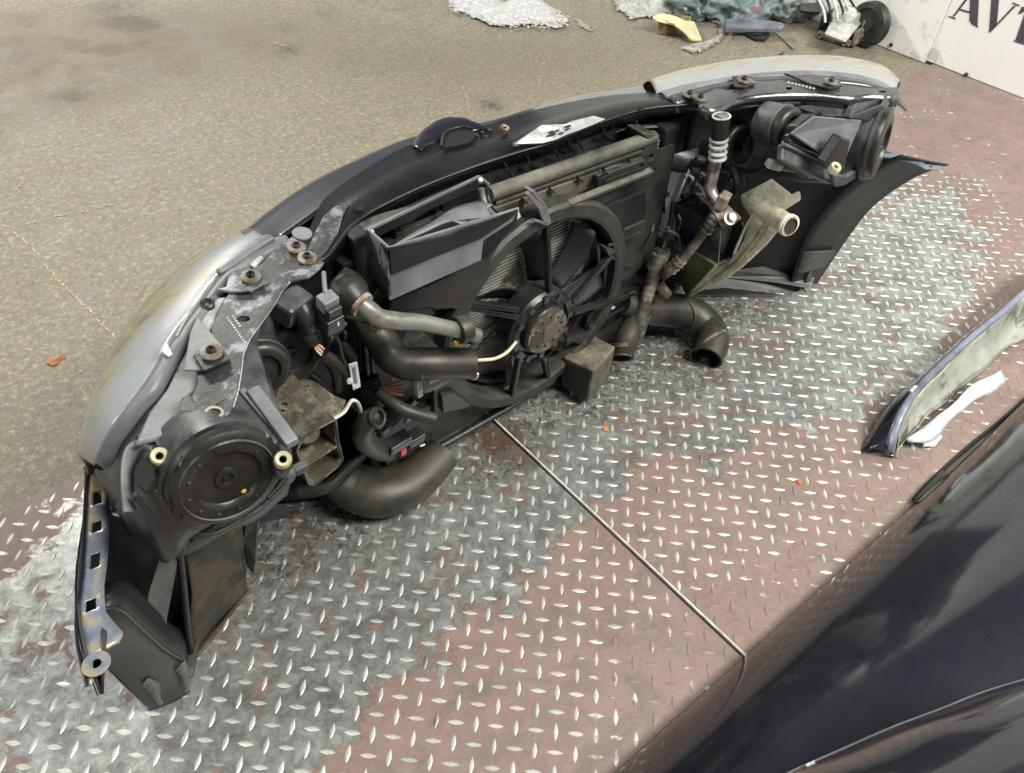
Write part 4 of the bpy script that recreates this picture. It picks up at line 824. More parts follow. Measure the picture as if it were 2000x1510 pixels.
# rear face of the crossmember with triangular ribs
face = slab('crossmember_web', [U(*a, y=.425) for a in ((938, 345), (1010, 300), (1100, 268), (1256, 222), (1262, 258), (1150, 298), (960, 372))], M['dusty'], car, t=.004, axis=(0, -1, 0))
for x, y, s in ((985, 322, 1), (1028, 308, 1), (1055, 302, 1), (1080, 290, .8), (1106, 272, 1), (1124, 268, 1), (1174, 250, 1), (1192, 246, 1), (1238, 232, .8)):
    slab('web_rib', [U(x, y-8*s, y=.420), U(x+7, y+2, y=.405), U(x+16*s, y+26*s, y=.418), U(x+8*s, y+10*s, y=.40)], M['black'], face, t=.003)
slab('slot_frame', [U(*a, y=.42) for a in ((700, 470), (935, 365), (955, 395), (760, 500), (715, 500))], M['deep'], car, t=.004)
for a, b in (((745, 480), (900, 412)), ((700, 455), (940, 350)), ((760, 465), (860, 425)), ((780, 500), (950, 420))): bar('slot_rail', U(*a, y=.412), U(*b, y=.412), .012, .012, M['dusty'], car)
for x, y in ((768, 452), (862, 405)): bar('slot_rail', U(x, y-22, y=.405), U(x+6, y+32, y=.405), .012, .006, M['black'], car)
tube('crossmember_stub', [U(685, 465, y=.40), U(735, 440, y=.40), U(800, 420, y=.40)], .014, M['dusty'], car, n=14, steps=10)
lathe('slot_bolt', U(858, 424, y=.40), (0, -1, 0), [(0, .006), (.009, .006), (.011, 0)], M['black'], car, 16)
# pack lower edge and feet
tube('shroud_bottom_edge', [(-.345, .352, .052), (-.2, .35, .04), (.2, .35, .04), (.345, .352, .052)], .007, M['black'], shroud, n=10, steps=30)
loft('lower_air_guide', [[U(850, 790, y=.33), U(900, 800, y=.33), U(960, 790, y=.34), U(1010, 762, y=.35)], [U(858, 760, y=.34), U(905, 772, y=.34), U(960, 768, y=.35), U(1010, 742, y=.355)]], M['black'], shroud, n=16, across=4, solid=.004)
slab('lower_bracket', [U(*a, y=.32) for a in ((848, 765), (895, 735), (925, 760), (918, 788), (880, 800), (850, 815))], M['dusty'], shroud, t=.012, bevel=.003)
slab('lower_bracket', [U(*a, y=.31) for a in ((862, 770), (888, 765), (922, 790), (905, 800), (865, 808))], M['black'], shroud, t=.008, bevel=.003)
slab('pack_side', [U(*a, y=.37) for a in ((690, 470), (722, 455), (760, 590), (740, 830), (712, 815), (700, 640))], M['deep'], car, t=.03, bevel=.004)
bar('pack_side_bead', U(703, 560, y=.33), U(725, 800, y=.33), .006, .006, M['blackc'], car); bar('pack_side_bead', U(716, 600, y=.33), U(737, 800, y=.33), .004, .006, M['black'], car)

# --- open air duct box
D = dict(bl=(719, 449), br=(936, 345), lr=(955, 362), fl=(760, 485), fr=(1013, 408), fbl=(764, 586), fbr=(940, 508), lb=(721, 542))
yf, yb = .285, .355
duct = slab('air_duct', [U(*a, y=yf) for a in (D['fl'], D['fr'], (1002, 432), (944, 470), (940, 508), D['fbl'])], M['grey'], car, t=.003, axis=(0, -1, 0)); part(duct, 'open grey plastic air duct box')
P_ = dict(fl=U(760, 485, y=yf), fbl=U(764, 586, y=yf), bl=U(719, 449, y=yb), lb=U(721, 542, y=yb), br=U(936, 345, y=yb+.01), lr=U(955, 362, y=yb-.01), fr=U(1013, 408, y=yf))
finish('duct_side', [P_['fl'], P_['fbl'], P_['lb'], P_['bl']], [(0, 1, 2, 3)], M['bracket'], duct, False, solid=.003)
slab('duct_back', [P_['bl'], U(936, 345, y=yb), U(936, 368, y=yb), U(850, 405, y=yb), U(724, 470, y=yb)], M['black'], duct, t=.003)
slab('duct_upper_skin', [U(*a, y=yf-.004) for a in ((760, 485), (870, 462), (1013, 409), (998, 428), (940, 466), (860, 498), (766, 537))], M['black'], duct, t=.003, axis=(0, -1, 0))
for a, b in ((P_['bl'], U(936, 345, y=yb)), (P_['bl'], P_['fl']), (P_['fl'], P_['fr']), (U(936, 345, y=yb), U(955, 362, y=yb-.01))): bar('duct_rim', a, b, .004, .005, M['grey'], duct)
loft('duct_ramp', [[U(770, 480, y=yf+.004), U(830, 452, y=yf+.008), U(880, 432, y=yf+.01), U(960, 425, y=yf+.006)], [U(800, 460, y=yf+.05), U(850, 430, y=yf+.05), U(890, 405, y=yf+.05), U(945, 392, y=yf+.05)]], M['grey'], duct, n=20, across=6, solid=.003)
loft('duct_neck', [[U(884, 432, y=yf+.01), U(900, 415, y=yf+.03), U(920, 402, y=yf+.04), U(940, 395, y=yf+.05)], [U(905, 440, y=yf), U(925, 425, y=yf+.02), U(945, 412, y=yf+.03), U(962, 400, y=yf+.03)]], M['grey'], duct, n=16, across=5)
tube('duct_lip', [U(940, 368, y=yb-.01), U(943, 385, y=yb-.015), U(952, 408, y=yb-.03), U(970, 425, y=yb-.05)], .005, M['grey'], duct, n=10, steps=20)
tube('duct_lip', [U(950, 366, y=yb-.012), U(953, 385, y=yb-.018), U(962, 408, y=yb-.035), U(978, 420, y=yb-.055)], .003, M['black'], duct, n=10, steps=20)
slab('duct_tip', [U(*a, y=yf-.006) for a in ((1013, 408), (1010, 430), (1018, 424), (1012, 412))], M['label'], duct, t=.002)
for p in ((938, 353), (725, 455)): lathe('duct_pin', U(*p, y=yb-.006), (0, -.5, 1), [(0, .004), (.004, .003), (.004, -.002)], M['label'], duct, 10)

# --- hoses, pipes and wiring, near side
tube('inlet_pipe', qz('PX', [(655, 552, .32), (668, 562, .31), (690, 582, .285), (705, 594, .27)], 'y'), [.026, .030, .028, .018], M['rubber'], car, n=24, steps=20)
tube('hose_clip', qz('PX', [(703, 592, .268), (710, 598, .262)], 'y'), .0185, M['rust'], car, n=20, steps=4, smoothpath=False); box('clip_tab', U(716, 579, y=.262), (.012, .006, .006), M['rust'], car, rot=(0, .3, .3), bevel=.001)
tube('metal_pipe', qz('PX', [(705, 594, .268), (722, 607, .258), (742, 622, .25), (775, 627, .243), (820, 630, .238), (870, 640, .232), (932, 655, .225)], 'y'), [.0135, .0135, .0125, .012, .012, .0115], M['pipe'], car, n=18, steps=50)
lathe('pipe_collar', U(903, 643, y=.228), (.9, -.05, -.1), [(.012, -.010), (.021, -.009), (.022, .0), (.021, .010), (.012, .011)], M['hose'], car, 22)
hexa('pipe_bracket', [U(*a, y=.25) for a in ((880, 668), (905, 665), (935, 660), (930, 675))], [U(*a, y=.225) for a in ((884, 655), (905, 655), (930, 655), (926, 662))], M['dusty'], car)
bx_ = slab('yellow_tag', [U(*a, y=.222) for a in ((888, 668), (908, 666), (908, 674), (890, 677))], M['yellow'], car, t=.004)
tube('radiator_hose', qz('PX', [(700, 600, .335), (722, 636, .33), (745, 665, .31), (765, 695, .29), (795, 710, .27), (850, 710, .25), (918, 710, .235)], 'y'), [.024, .025, .026, .026, .025, .0255], M['hose'], car, n=26, steps=60, wall=.003)
tube('spring_clip', ring(U(806, 712, y=.265), (.95, -.05, .0), .0275, 20)[:16], .0016, M['alud'], car, n=6, steps=30)
tube('spring_clip', ring(U(914, 710, y=.235), (.95, -.05, .0), .0275, 20)[:13], .0018, M['wire'], car, n=6, steps=30)
slab('clip_bracket', [U(*a, y=.26) for a in ((700, 635), (725, 622), (745, 640), (732, 652))], M['hose'], car, t=.003); lathe('clip_bracket', U(729, 636, y=.258), (0, -1, .3), [(.003, .004), (.006, .003), (.006, 0)], M['rust'], car, 12)
tube('fan_wire', qz('PX', [(921, 704, .235), (945, 703, .25), (968, 700, .26), (990, 688, .27), (1008, 668, .285)], 'y'), .003, M['wire'], car, n=8, steps=30)
tube('fan_wire', qz('PX', [(915, 680, .24), (925, 676, .25), (935, 690, .25), (945, 700, .25)], 'y'), .0012, M['black'], car, n=6, steps=24)
unit = slab('control_unit', [U(*a, y=.28) for a in ((808, 738), (900, 728), (870, 750), (838, 768), (815, 770))], M['alud'], car, t=.012, bevel=.002); slab('unit_label', [U(*a, y=.276) for a in ((838, 736), (866, 734), (862, 742), (840, 752))], M['label'], unit, t=.001)
bar('unit_side', U(814, 735, y=.279), U(818, 772, y=.279), .012, .01, M['label'], unit)
for k in range(4): tube('red_wire', qz('PX', [(742, 757, .30), (762, 752+k*5, .295), (786, 743+k*9.5, .29)], 'y'), .0022, M['red'], car, n=6, steps=12)
bar('arm', U(742, 675, y=.30), U(790, 740, y=.30), .01, .012, M['dusty'], car); slab('dusty_flap', [U(*a, y=.30) for a in ((800, 672), (830, 652), (858, 680), (850, 700), (810, 695))], M['dusty'], car, t=.004)
tube('lower_hose', qz('PX', [(742, 768, .29), (770, 790, .26), (800, 805, .24), (848, 818, .22)], 'y'), [.010, .011, .010], M['rubber'], car, n=14, steps=30)
tube('bent_spout', qz('PX', [(738, 816, .22), (722, 820, .225), (708, 838, .23), (714, 862, .24), (738, 878, .26), (756, 884, .28)], 'y'), [.0155, .0165, .0175, .017, .016], M['hose'], car, n=22, steps=40)
lathe('spout_mouth', U(738, 816, y=.215), Vector((.35, -.78, .5)), [(.009, -.02), (.0105, .002), (.014, .003), (.0165, .0), (.016, -.008)], M['hose'], car, 24); lathe('spout_bore', U(738, 816, y=.216), Vector((.35, -.78, .5)), [(0, -.002), (.010, -.002)], M['dark'], car, 20)
tube('corrugated_sleeve', qz('PX', [(715, 735, .34), (722, 765, .33), (735, 790, .32)], 'y'), .02, M['deep'], car, n=16, steps=60, ribs=10, ribamp=.08)
tube('big_elbow', [U(655, 925, z=.09), U(690, 950, z=.065), U(735, 962, z=.055), U(785, 952, z=.05), U(828, 922, z=.052), U(864, 885, z=.058)], [.040, .047, .049, .044, .040, .036], M['hose'], car, n=30, steps=50, flat=.85, wall=.004)
tube('elbow_seam', [U(690, 985, z=.035), U(750, 1000, z=.028), U(810, 975, z=.03), U(870, 915, z=.05)], .004, M['rubber'], car, n=8, steps=30)
tube('elbow_band', [U(585, 960, z=.10), U(640, 950, z=.11), U(690, 905, z=.12), U(714, 880, z=.12)], [.012, .012, .010], M['rubber'], car, n=10, steps=24)
box('black_connector', U(776, 864, y=.26), (.045, .025, .022), M['blackc'], car, rot=(.2, .1, .1), bevel=.003); box('black_connector', U(808, 855, y=.27), (.035, .024, .022), M['black'], car, rot=(.2, .1, .1), bevel=.003)
box('red_clip', U(786, 880, y=.26), (.012, .01, .018), M['redclip'], car, bevel=.002); bar('white_pin', U(820, 872, y=.25), U(830, 868, y=.25), .003, .003, M['white'], car)
slab('lower_arm', [U(*a, y=.33) for a in ((700, 870), (760, 820), (850, 790), (900, 800), (870, 840), (800, 850), (740, 880))], M['deep'], car, t=.02)
bar('lower_arm_rib', U(740, 850, y=.30), U(810, 780, y=.30), .012, .012, M['black'], car)
# connector stack and loom by the near caps
cn = box('connector', U(640, 590, y=.27), (.024, .02, .022), M['grey'], car, rot=(.2, .0, .1), bevel=.002); box('connector_latch', U(648, 605, y=.262), (.022, .018, .014), M['black'], cn, rot=(.2, 0, .1), bevel=.002); box('connector_latch', U(648, 630, y=.268), (.028, .02, .028), M['blackc'], cn, rot=(.2, 0, .1), bevel=.002)
box('connector_latch', U(660, 630, y=.258), (.003, .003, .012), M['white'], cn)
tube('connector_cable', qz('PX', [(632, 532, .30), (634, 560, .28), (637, 580, .272)], 'y'), .0032, M['grey'], car, n=8, steps=14)
tube('connector_cable', qz('PX', [(648, 648, .27), (662, 668, .27), (668, 695, .27), (675, 712, .27)], 'y'), .0025, M['rubber'], car, n=8, steps=20)
tube('loom_boot', qz('PX', [(590, 638, .30), (604, 655, .29), (614, 670, .285)], 'y'), [.014, .013, .011], M['hose'], car, n=16, steps=12, wall=.002)
for k in range(5): tube('loom_wire', qz('PX', [(613+k*1.2, 671, .284), (618+k*2.2, 684-k*2, .282), (627+k*1.5, 694-k*3, .28)], 'y'), .0013, M[('wire', 'orange', 'wire', 'grey', 'wire')[k]], car, n=6, steps=10)
tube('loom_tube', qz('PX', [(630, 693, .28), (652, 706, .278), (670, 720, .275), (682, 742, .27)], 'y'), [.009, .010, .009, .006], M['hose'], car, n=14, steps=26)
slab('part_tag', [U(*a, y=.262) for a in ((681, 712), (698, 707), (705, 756), (690, 763))], M['label'], car, t=.0015); slab('tag_print', [U(*a, y=.2605) for a in ((689, 718), (694, 716), (699, 748), (694, 750))], M['grey'], car, t=.0004, bevel=0)
lathe('copper_end', U(682, 743, y=.262), (0, -1, 0), [(0, .004), (.005, .003), (.005, 0)], M['steel'], car, 10)
box('lamp_socket', U(570, 598, y=.31), (.05, .035, .035), M['housing'], car, rot=(.3, .1, .4), bevel=.006); tube('lamp_socket', qz('PX', [(588, 600, .30), (598, 620, .29), (600, 640, .29)], 'y'), [.016, .014], M['black'], car, n=14, steps=10)
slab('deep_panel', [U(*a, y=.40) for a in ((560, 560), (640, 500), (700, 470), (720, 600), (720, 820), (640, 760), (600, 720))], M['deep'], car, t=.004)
for a, b in (((600, 730), (640, 770)), ((640, 700), (660, 760)), ((580, 700), (600, 730)), ((650, 660), (690, 700))): tube('dark_loom', qz('PX', [(*a, .33), ((a[0]+b[0])/2+6, (a[1]+b[1])/2, .32), (*b, .33)], 'y'), .008, M['deep'], car, n=10, steps=14)

for x, y, Y_, ax_, r_ in ((722, 634, .33, (.5, .0, -.6), .0265), (1330, 612, None, (.9, 0, -.1), .0415), (1388, 668, None, (-.1, -.8, -.3), .041)):
    c_ = U(x, y, y=Y_) if Y_ else U(x, y, z=.085 if x < 1350 else .055)
    lathe('hose_clamp', c_, ax_, [(r_, -.004), (r_+.0015, -.0035), (r_+.0015, .0035), (r_, .004)], M['alud'], car, 30)
for k in range(26):
    x0, y0 = random.choice(((600, 720), (660, 640), (1350, 350), (1300, 440), (800, 800), (690, 560), (740, 840), (1420, 330)))
    x0 += random.uniform(-25, 25); y0 += random.uniform(-22, 22); yy = random.uniform(.30, .34); dx, dy = random.uniform(-30, 30), random.uniform(12, 45)
    tube('loose_wire', qz('PX', [(x0, y0, yy), (x0+dx*.6+6, y0+dy*.4, yy-.01), (x0+dx, y0+dy, yy)], 'y'), random.uniform(.0014, .004), M[random.choice(('black', 'rubber', 'deep', 'grey', 'hose'))], car, n=8, steps=14)
# --- far side: post, cables, refrigerant pipes
slab('radiator_post', [U(*a, y=.42) for a in ((1302, 226), (1378, 208), (1360, 320), (1332, 420), (1290, 510), (1262, 560), (1285, 380))], M['blackc'], car, t=.03, bevel=.003)
slab('post_side', [U(*a, y=.40) for a in ((1315, 235), (1350, 224), (1335, 330), (1300, 420), (1292, 330))], M['paint'], car, t=.01, bevel=.003)
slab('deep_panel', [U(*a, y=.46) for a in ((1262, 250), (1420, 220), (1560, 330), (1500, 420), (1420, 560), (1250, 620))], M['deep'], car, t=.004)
tube('bonnet_cable', qz('PX', [(1375, 214, .40), (1366, 262, .39), (1358, 305, .38), (1338, 350, .36), (1322, 388, .35), (1313, 420, .35), (1300, 470, .35)], 'y'), .0035, M['grey'], car, n=8, steps=50)
tube('refrigerant_hose', qz('PX', [(1316, 395, .35), (1312, 430, .345), (1300, 470, .34), (1294, 485, .335)], 'y'), .0065, M['hose'], car, n=12, steps=24)
PZ = .50
acx = .46
tube('refrigerant_pipe', qz('PX', [(1408, 226, 0.3700), (1404, 262, 0.3750), (1402, 285, 0.3750), (1398, 312, 0.3770), (1392, 340, 0.3780), (1387, 362, 0.3780), (1392, 382, 0.3770), (1405, 398, 0.3770), (1410, 408, 0.3770)], 'x'), [.0145, .0145, .0135, .0125, .012, .012, .012, .011], M['alu'], car, n=20, steps=50)
tube('rubber_sleeve', qz('PX', [(1409, 227, 0.3700), (1406, 245, 0.3710), (1405, 268, 0.3740)], 'x'), [.017, .0165, .016], M['rubber'], car, n=20, steps=10, wall=.004)
tube('sleeve_mouth', ring(U(1409, 227, x=0.3680), Vector(U(1408, 226, x=0.3700))-Vector(U(1406, 245, x=0.3710)), .0155, 18)+[ring(U(1409, 227, x=0.3680), Vector(U(1408, 226, x=0.3700))-Vector(U(1406, 245, x=0.3710)), .0155, 18)[0]], .0018, M['label'], car, n=6, steps=40)
for k, (x, y) in enumerate(((1404, 272), (1403, 284), (1402, 297), (1401, 308))):
    p = U(x, y, x=0.3740); lathe('crimp_ring', p, U(x+1, y-10, x=0.3735)-p, [(.012, -.003), (.0168, -.0025), (.0178, 0), (.0168, .0025), (.012, .003)], M['steel'], car, 24)
tube('refrigerant_pipe', qz('PX', [(1413, 400, 0.3770), (1405, 412, 0.3750), (1398, 420, 0.3700), (1370, 460, 0.3550), (1345, 492, 0.3400), (1318, 520, 0.3250), (1300, 535, 0.3150), (1287, 547, .395), (1292, 562, 0.3150), (1302, 575, 0.3200)], 'x'), [.010, .0095, .010, .0105, .010, .010, .011, .011, .012], M['alud'], car, n=18, steps=60)
for k, (x, y, X_) in enumerate(((1397, 423, 0.3700), (1391, 432, 0.3670), (1385, 441, 0.3640), (1379, 449, 0.3610), (1330, 507, 0.3330), (1324, 513, 0.3290), (1317, 520, 0.3250), (1310, 526, 0.3220))):
    p = U(x, y, x=X_); lathe('crimp_ring', p, U(x+6, y-9, x=X_+.004)-p, [(.008, -.0045), (.0135, -.0035), (.0142, 0), (.0135, .0035), (.008, .0045)], M['alu'], car, 20)
tube('refrigerant_hose', qz('PX', [(1294, 486, .33), (1290, 505, .325), (1280, 528, .32), (1272, 555, .315), (1262, 585, .31), (1254, 610, .305), (1248, 640, .30), (1240, 672, .295)], 'y'), [.017, .015, .014, .0135, .0135, .0155, .016, .0135], M['alud'], car, n=20, steps=60, ribs=16, ribamp=.03)
box('pipe_block', U(1300, 492, x=.39), (.03, .03, .035), M['black'], car, rot=(.2, 0, .4), bevel=.004)
for x, y, X_ in ((1284, 512, .324), (1252, 625, .302)): 
    p = U(x, y, y=X_); lathe('crimp_sleeve', p, U(x+6, y-14, y=X_)-p, [(.012, -.018), (.018, -.017), (.0185, .0), (.018, .017), (.012, .018)], M['alud'], car, 22)
tube('coolant_pipe', [U(1256, 596, z=.16), U(1238, 634, z=.125), U(1222, 665, z=.10), U(1214, 690, z=.075), U(1213, 700, z=.068)], [.026, .027, .026, .027, .028], M['hose'], car, n=26, steps=34, wall=.006)
lathe('pipe_bead', U(1214, 672, z=.092), Vector((.25, .6, .75)), [(.025, -.006), (.030, -.004), (.030, .004), (.025, .006)], M['alud'], car, 26)
tube('coolant_hose', [U(1215, 592, z=.17), U(1258, 604, z=.14), U(1305, 606, z=.10), U(1345, 612, z=.08), U(1375, 635, z=.06), U(1390, 665, z=.05), U(1378, 700, z=.038)], [.028, .032, .037, .040, .041, .040, .038], M['hose'], car, n=30, steps=60, wall=.005)
tube('bellows', [U(1320, 520, x=.47), U(1300, 560, x=.46), U(1288, 585, x=.45)], .030, M['rubber'], car, n=22, steps=50, ribs=9, ribamp=.05)
tube('hose_bend', [U(1262, 490, x=.40), U(1285, 482, x=.42), U(1320, 495, x=.45), U(1325, 520, x=.46)], .022, M['rubber'], car, n=18, steps=26)
# muddy square duct near the far corner of the pack
bk = lambda pts, z: [U(x, y, z=z) for x, y in pts]
hexa('square_duct', bk([(1095, 752), (1147, 787), (1189, 742), (1140, 712)], .030), bk([(1099, 697), (1161, 725), (1203, 677), (1150, 650)], .120), M['block'], car, bevel=.004)
sd_b, sd_t = bk([(1095, 752), (1147, 787)], .030), bk([(1099, 697), (1161, 725)], .120)
qf = lambda u, v: sd_b[0].lerp(sd_b[1], u).lerp(sd_t[0].lerp(sd_t[1], u), v)
slab('duct_mouth', [qf(u, v)+Vector((0, 0, 0)) for u, v in ((.1, .08), (.9, .08), (.92, .9), (.08, .9))], M['deep'], car, t=.002, lift=.0025)

# --- far frame rail and washer reservoir
fr_ = slab('frame_rail', [U(*a, x=X_) for a, X_ in (((1308, 405), .40), ((1355, 378), .41), ((1398, 418), .41), ((1408, 440), .41), ((1400, 515), .40), ((1345, 478), .40))], M['navy'], car, t=.004); part(fr_, 'farther sawn-off frame rail')
rail_profile([(1408, 445), (1448, 428), (1452, 440), (1438, 480), (1428, 505), (1402, 515)], .225, .34, .003, [(1406, 512), (1426, 504)], fr_, 'navy')
slab('primer_lining', [U(x, y, y=.245) for x, y in ((1412, 445), (1450, 430), (1438, 482), (1428, 503), (1406, 512))], M['railin'], fr_, t=.003)
slab('rail_top', [U(*a, z=.41) for a in ((1355, 372), (1400, 378), (1448, 425), (1410, 440), (1385, 400))], M['rust'], fr_, t=.004)
lathe('rail_nut', U(1424, 428, z=.42), (-.1, -.6, .8), [(0, .012), (.008, .012), (.009, .004), (.013, .003), (.013, 0)], M['alu'], fr_, 20)
box('rusty_lug', U(1412, 392, z=.43), (.03, .02, .03), M['rust'], fr_, rot=(.2, 0, .3), bevel=.003)
tube('cut_edge', [U(*a, x=.434) for a in ((1404, 516), (1425, 508), (1440, 480), (1455, 445), (1470, 420))], .0028, M['steel'], fr_, n=6, steps=30)
rv = lambda pts, X_: [U(x, y, x=X_) for x, y in pts]
res = slab('washer_reservoir', [U(*a, x=X_) for a, X_ in (((1342, 580), .47), ((1322, 548), .46), ((1355, 492), .45), ((1402, 516), .46), ((1440, 490), .47), ((1475, 430), .47), ((1500, 400), .48), ((1520, 395), .49), ((1525, 430), .50), ((1505, 470), .50), ((1450, 525), .49), ((1400, 558), .48))], M['tank'], car, t=.05, bevel=.006); part(res, 'milky green washer reservoir')
slab('reservoir_face', [U(*a, x=.430) for a in ((1340, 582), (1380, 564), (1420, 544), (1460, 512), (1496, 478), (1526, 440), (1530, 414), (1500, 402), (1474, 416), (1460, 436), (1447, 488), (1412, 512), (1392, 528), (1362, 556))], M['tank'], res, t=.010, bevel=.003)
loft('reservoir_seam', [[U(*a, x=.4285) for a in ((1345, 578), (1390, 545), (1440, 505), (1480, 455), (1500, 415))], [U(*a, x=.424) for a in ((1348, 580), (1396, 548), (1446, 509), (1487, 459), (1508, 417))]], M['neck'], res, n=24, across=3, solid=.003)
hexa('reservoir_head', rv([(1448, 402), (1476, 440), (1532, 422), (1524, 382)], .47), rv([(1444, 380), (1508, 346), (1552, 380), (1488, 414)], .455), M['tank'], res, bevel=.005)
hexa('reservoir_clip', rv([(1510, 405), (1562, 380), (1564, 392), (1520, 420)], .455), rv([(1508, 398), (1560, 372), (1565, 380), (1514, 408)], .445), M['tank'], res, bevel=.002)
tube('filler_neck', [U(1490, 408, x=.445), U(1512, 422, x=.435), U(1530, 434, x=.425), U(1544, 442, x=.42)], [.021, .020, .0195, .0195], M['neck'], res, n=26, steps=20, wall=.004)
lathe('neck_bore', U(1545, 443, x=.418), U(1545, 443, x=.418)-U(1512, 422, x=.435), [(0, -.004), (.0155, -.004), (.0155, -.001)], M['liner'], res, 24)
lathe('neck_rim', U(1541, 440, x=.421), U(1545, 443, x=.418)-U(1512, 422, x=.435), [(.0195, -.004), (.0215, -.003), (.0215, .002), (.0165, .003)], M['white'], res, 26)
slab('green_sheet', [U(*a, x=X_) for a, X_ in (((1325, 545), .45), ((1355, 495), .44), ((1395, 520), .44), ((1340, 580), .45))], mat('lime_green_plastic', (.12, .15, .055), .4), res, t=.003)
box('rusty_switch', U(1512, 322, z=.50), (.032, .018, .014), M['label'], car, rot=(.1, .3, -.5), bevel=.003); tube('rusty_switch_tip', qz('PX', [(1522, 322, .495), (1538, 327, .49), (1552, 330, .485)], 'z'), [.009, .008, .007], M['rust'], car, n=12, steps=8)
tube('dark_loom', qz('PX', [(1410, 310, .47), (1432, 330, .46), (1440, 365, .45), (1425, 390, .45)], 'x'), .008, M['deep'], car, n=10, steps=24); tube('dark_loom', qz('PX', [(1440, 330, .47), (1475, 335, .46), (1495, 325, .45)], 'x'), .005, M['black'], car, n=10, steps=24)
for x, y in ((1345, 350), (1360, 362), (1340, 385), (1356, 330), (1330, 400), (1372, 345), (1368, 312)): box('dark_bracket', U(x, y, x=.43), (.022, .014, .012), M['black' if x % 2 else 'dusty'], car, rot=(.3, .2, random.uniform(-.6, .6)), bevel=.002)

# --- far headlight
Sf = qz('PX', [(1254, 170, .532), (1300, 152, .53), (1360, 136, .528), (1430, 124, .525), (1500, 117, .522), (1580, 114, .518), (1650, 117, .512), (1700, 127, .505), (1735, 143, .492), (1758, 168, .47)], 'z')
If = qz('PX', [(1285, 182, .575), (1340, 166, .578), (1400, 155, .58), (1460, 146, .581), (1520, 141, .581), (1580, 139, .58), (1640, 142, .576), (1690, 151, .568), (1725, 163, .552), (1748, 180, .52)], 'z')
Mf = [a.lerp(b, .5)+Vector((.004, .006, .014)) for a, b in zip(spline(Sf, 12), spline(If, 12))]
hf = headlight(1, Sf, If, Mf); part(hf, 'farther headlight with milky lens')
loft('reflector', [[a.lerp(b, t)+Vector((-.012, -.012, -.03+.012*math.sin(3*t))) for a, b in zip(spline(Sf, 14), spline(If, 14))] for t in (0, .35, .7, 1)], M['foil'], hf, n=40, across=8, solid=.001)
Ff = qz('PX', [(1300, 190, .58), (1350, 176, .583), (1405, 163, .585), (1465, 153, .586), (1525, 149, .586), (1590, 148, .585), (1650, 152, .58), (1695, 160, .572), (1730, 172, .556), (1752, 190, .522)], 'z')
loft('lens_rim', [If, [a.lerp(b, .5)+Vector((0, 0, .004)) for a, b in zip(spline(If, 14), spline(Ff, 14))], Ff, [p+Vector((-.002, -.003, -.014)) for p in Ff]], M['grey'], hf, n=60, across=9, solid=.002)
loft('lens_rim', [Ff, [p+Vector((0, -.022, -.002)) for p in Ff], [p+Vector((0, -.03, -.02)) for p in Ff]], M['paint'], hf, n=60, across=9, solid=.002)
housing(1, hf, Ff)
dust_cap(U(1706, 280, y=.125), (.30, -.94, .12), .064, hf, .02, .06); dust_cap(U(1526, 248, y=.235), (-.05, -.97, .2), .038, hf, .024, .04); dust_cap(U(1428, 285, y=.33), (-.05, -.95, .25), .048, hf, .03, .05)
adjuster(U(1629, 330, y=.085), hf, .0105, body=False); lathe('adjuster_body', U(1738, 208, z=.52), (0, -.3, 1), [(0, .01), (.010, .008), (.012, -.03)], M['label'], hf, 16)
slab('housing_back', [U(*a, y=Y_) for a, Y_ in (((1550, 275), .18), ((1562, 245), .18), ((1592, 222), .18), ((1690, 228), .155), ((1668, 290), .15), ((1640, 345), .145), ((1590, 350), .155), ((1540, 318), .175))], M['blackc'], hf, t=.03, axis=(0, -.9, .4), bevel=.006)
slab('housing_panel', [U(*a, y=Y_) for a, Y_ in (((1545, 262), .160), ((1592, 228), .150), ((1685, 236), .126), ((1655, 305), .120), ((1632, 320), .120))], M['grey'], hf, t=.006, bevel=.003)
for a, b, wd, mk, Y_ in (((1530, 280), (1634, 328), .010, 'grey', .137), ((1536, 270), (1640, 316), .016, 'blackc', .136), ((1522, 298), (1622, 345), .030, 'housing', .137)):
    bar('housing_rib', U(*a, y=Y_+.035), U(*b, y=Y_), wd, .012, M[mk], hf, up=(0, -.8, .6), bevel=.003)
slab('housing_bracket', [U(*a, y=.15) for a in ((1600, 232), (1612, 222), (1640, 236), (1625, 252), (1605, 244))], M['black'], hf, t=.015, bevel=.003)
slab('housing_web', [U(*a, y=.105) for a in ((1612, 320), (1645, 268), (1662, 275), (1650, 330), (1625, 335))], M['black'], hf, t=.02, bevel=.003)
slab('housing_foot', [U(*a, y=.11) for a in ((1625, 340), (1655, 345), (1700, 318), (1695, 335), (1650, 362), (1632, 366))], M['housing'], hf, t=.01, bevel=.002)
hexa('housing_lug', [U(*a, y=.13) for a in ((1655, 232), (1700, 238), (1738, 215), (1722, 205))], [U(*a, y=.14) for a in ((1668, 200), (1700, 195), (1732, 190), (1735, 205))], M['housing'], hf, bevel=.004)
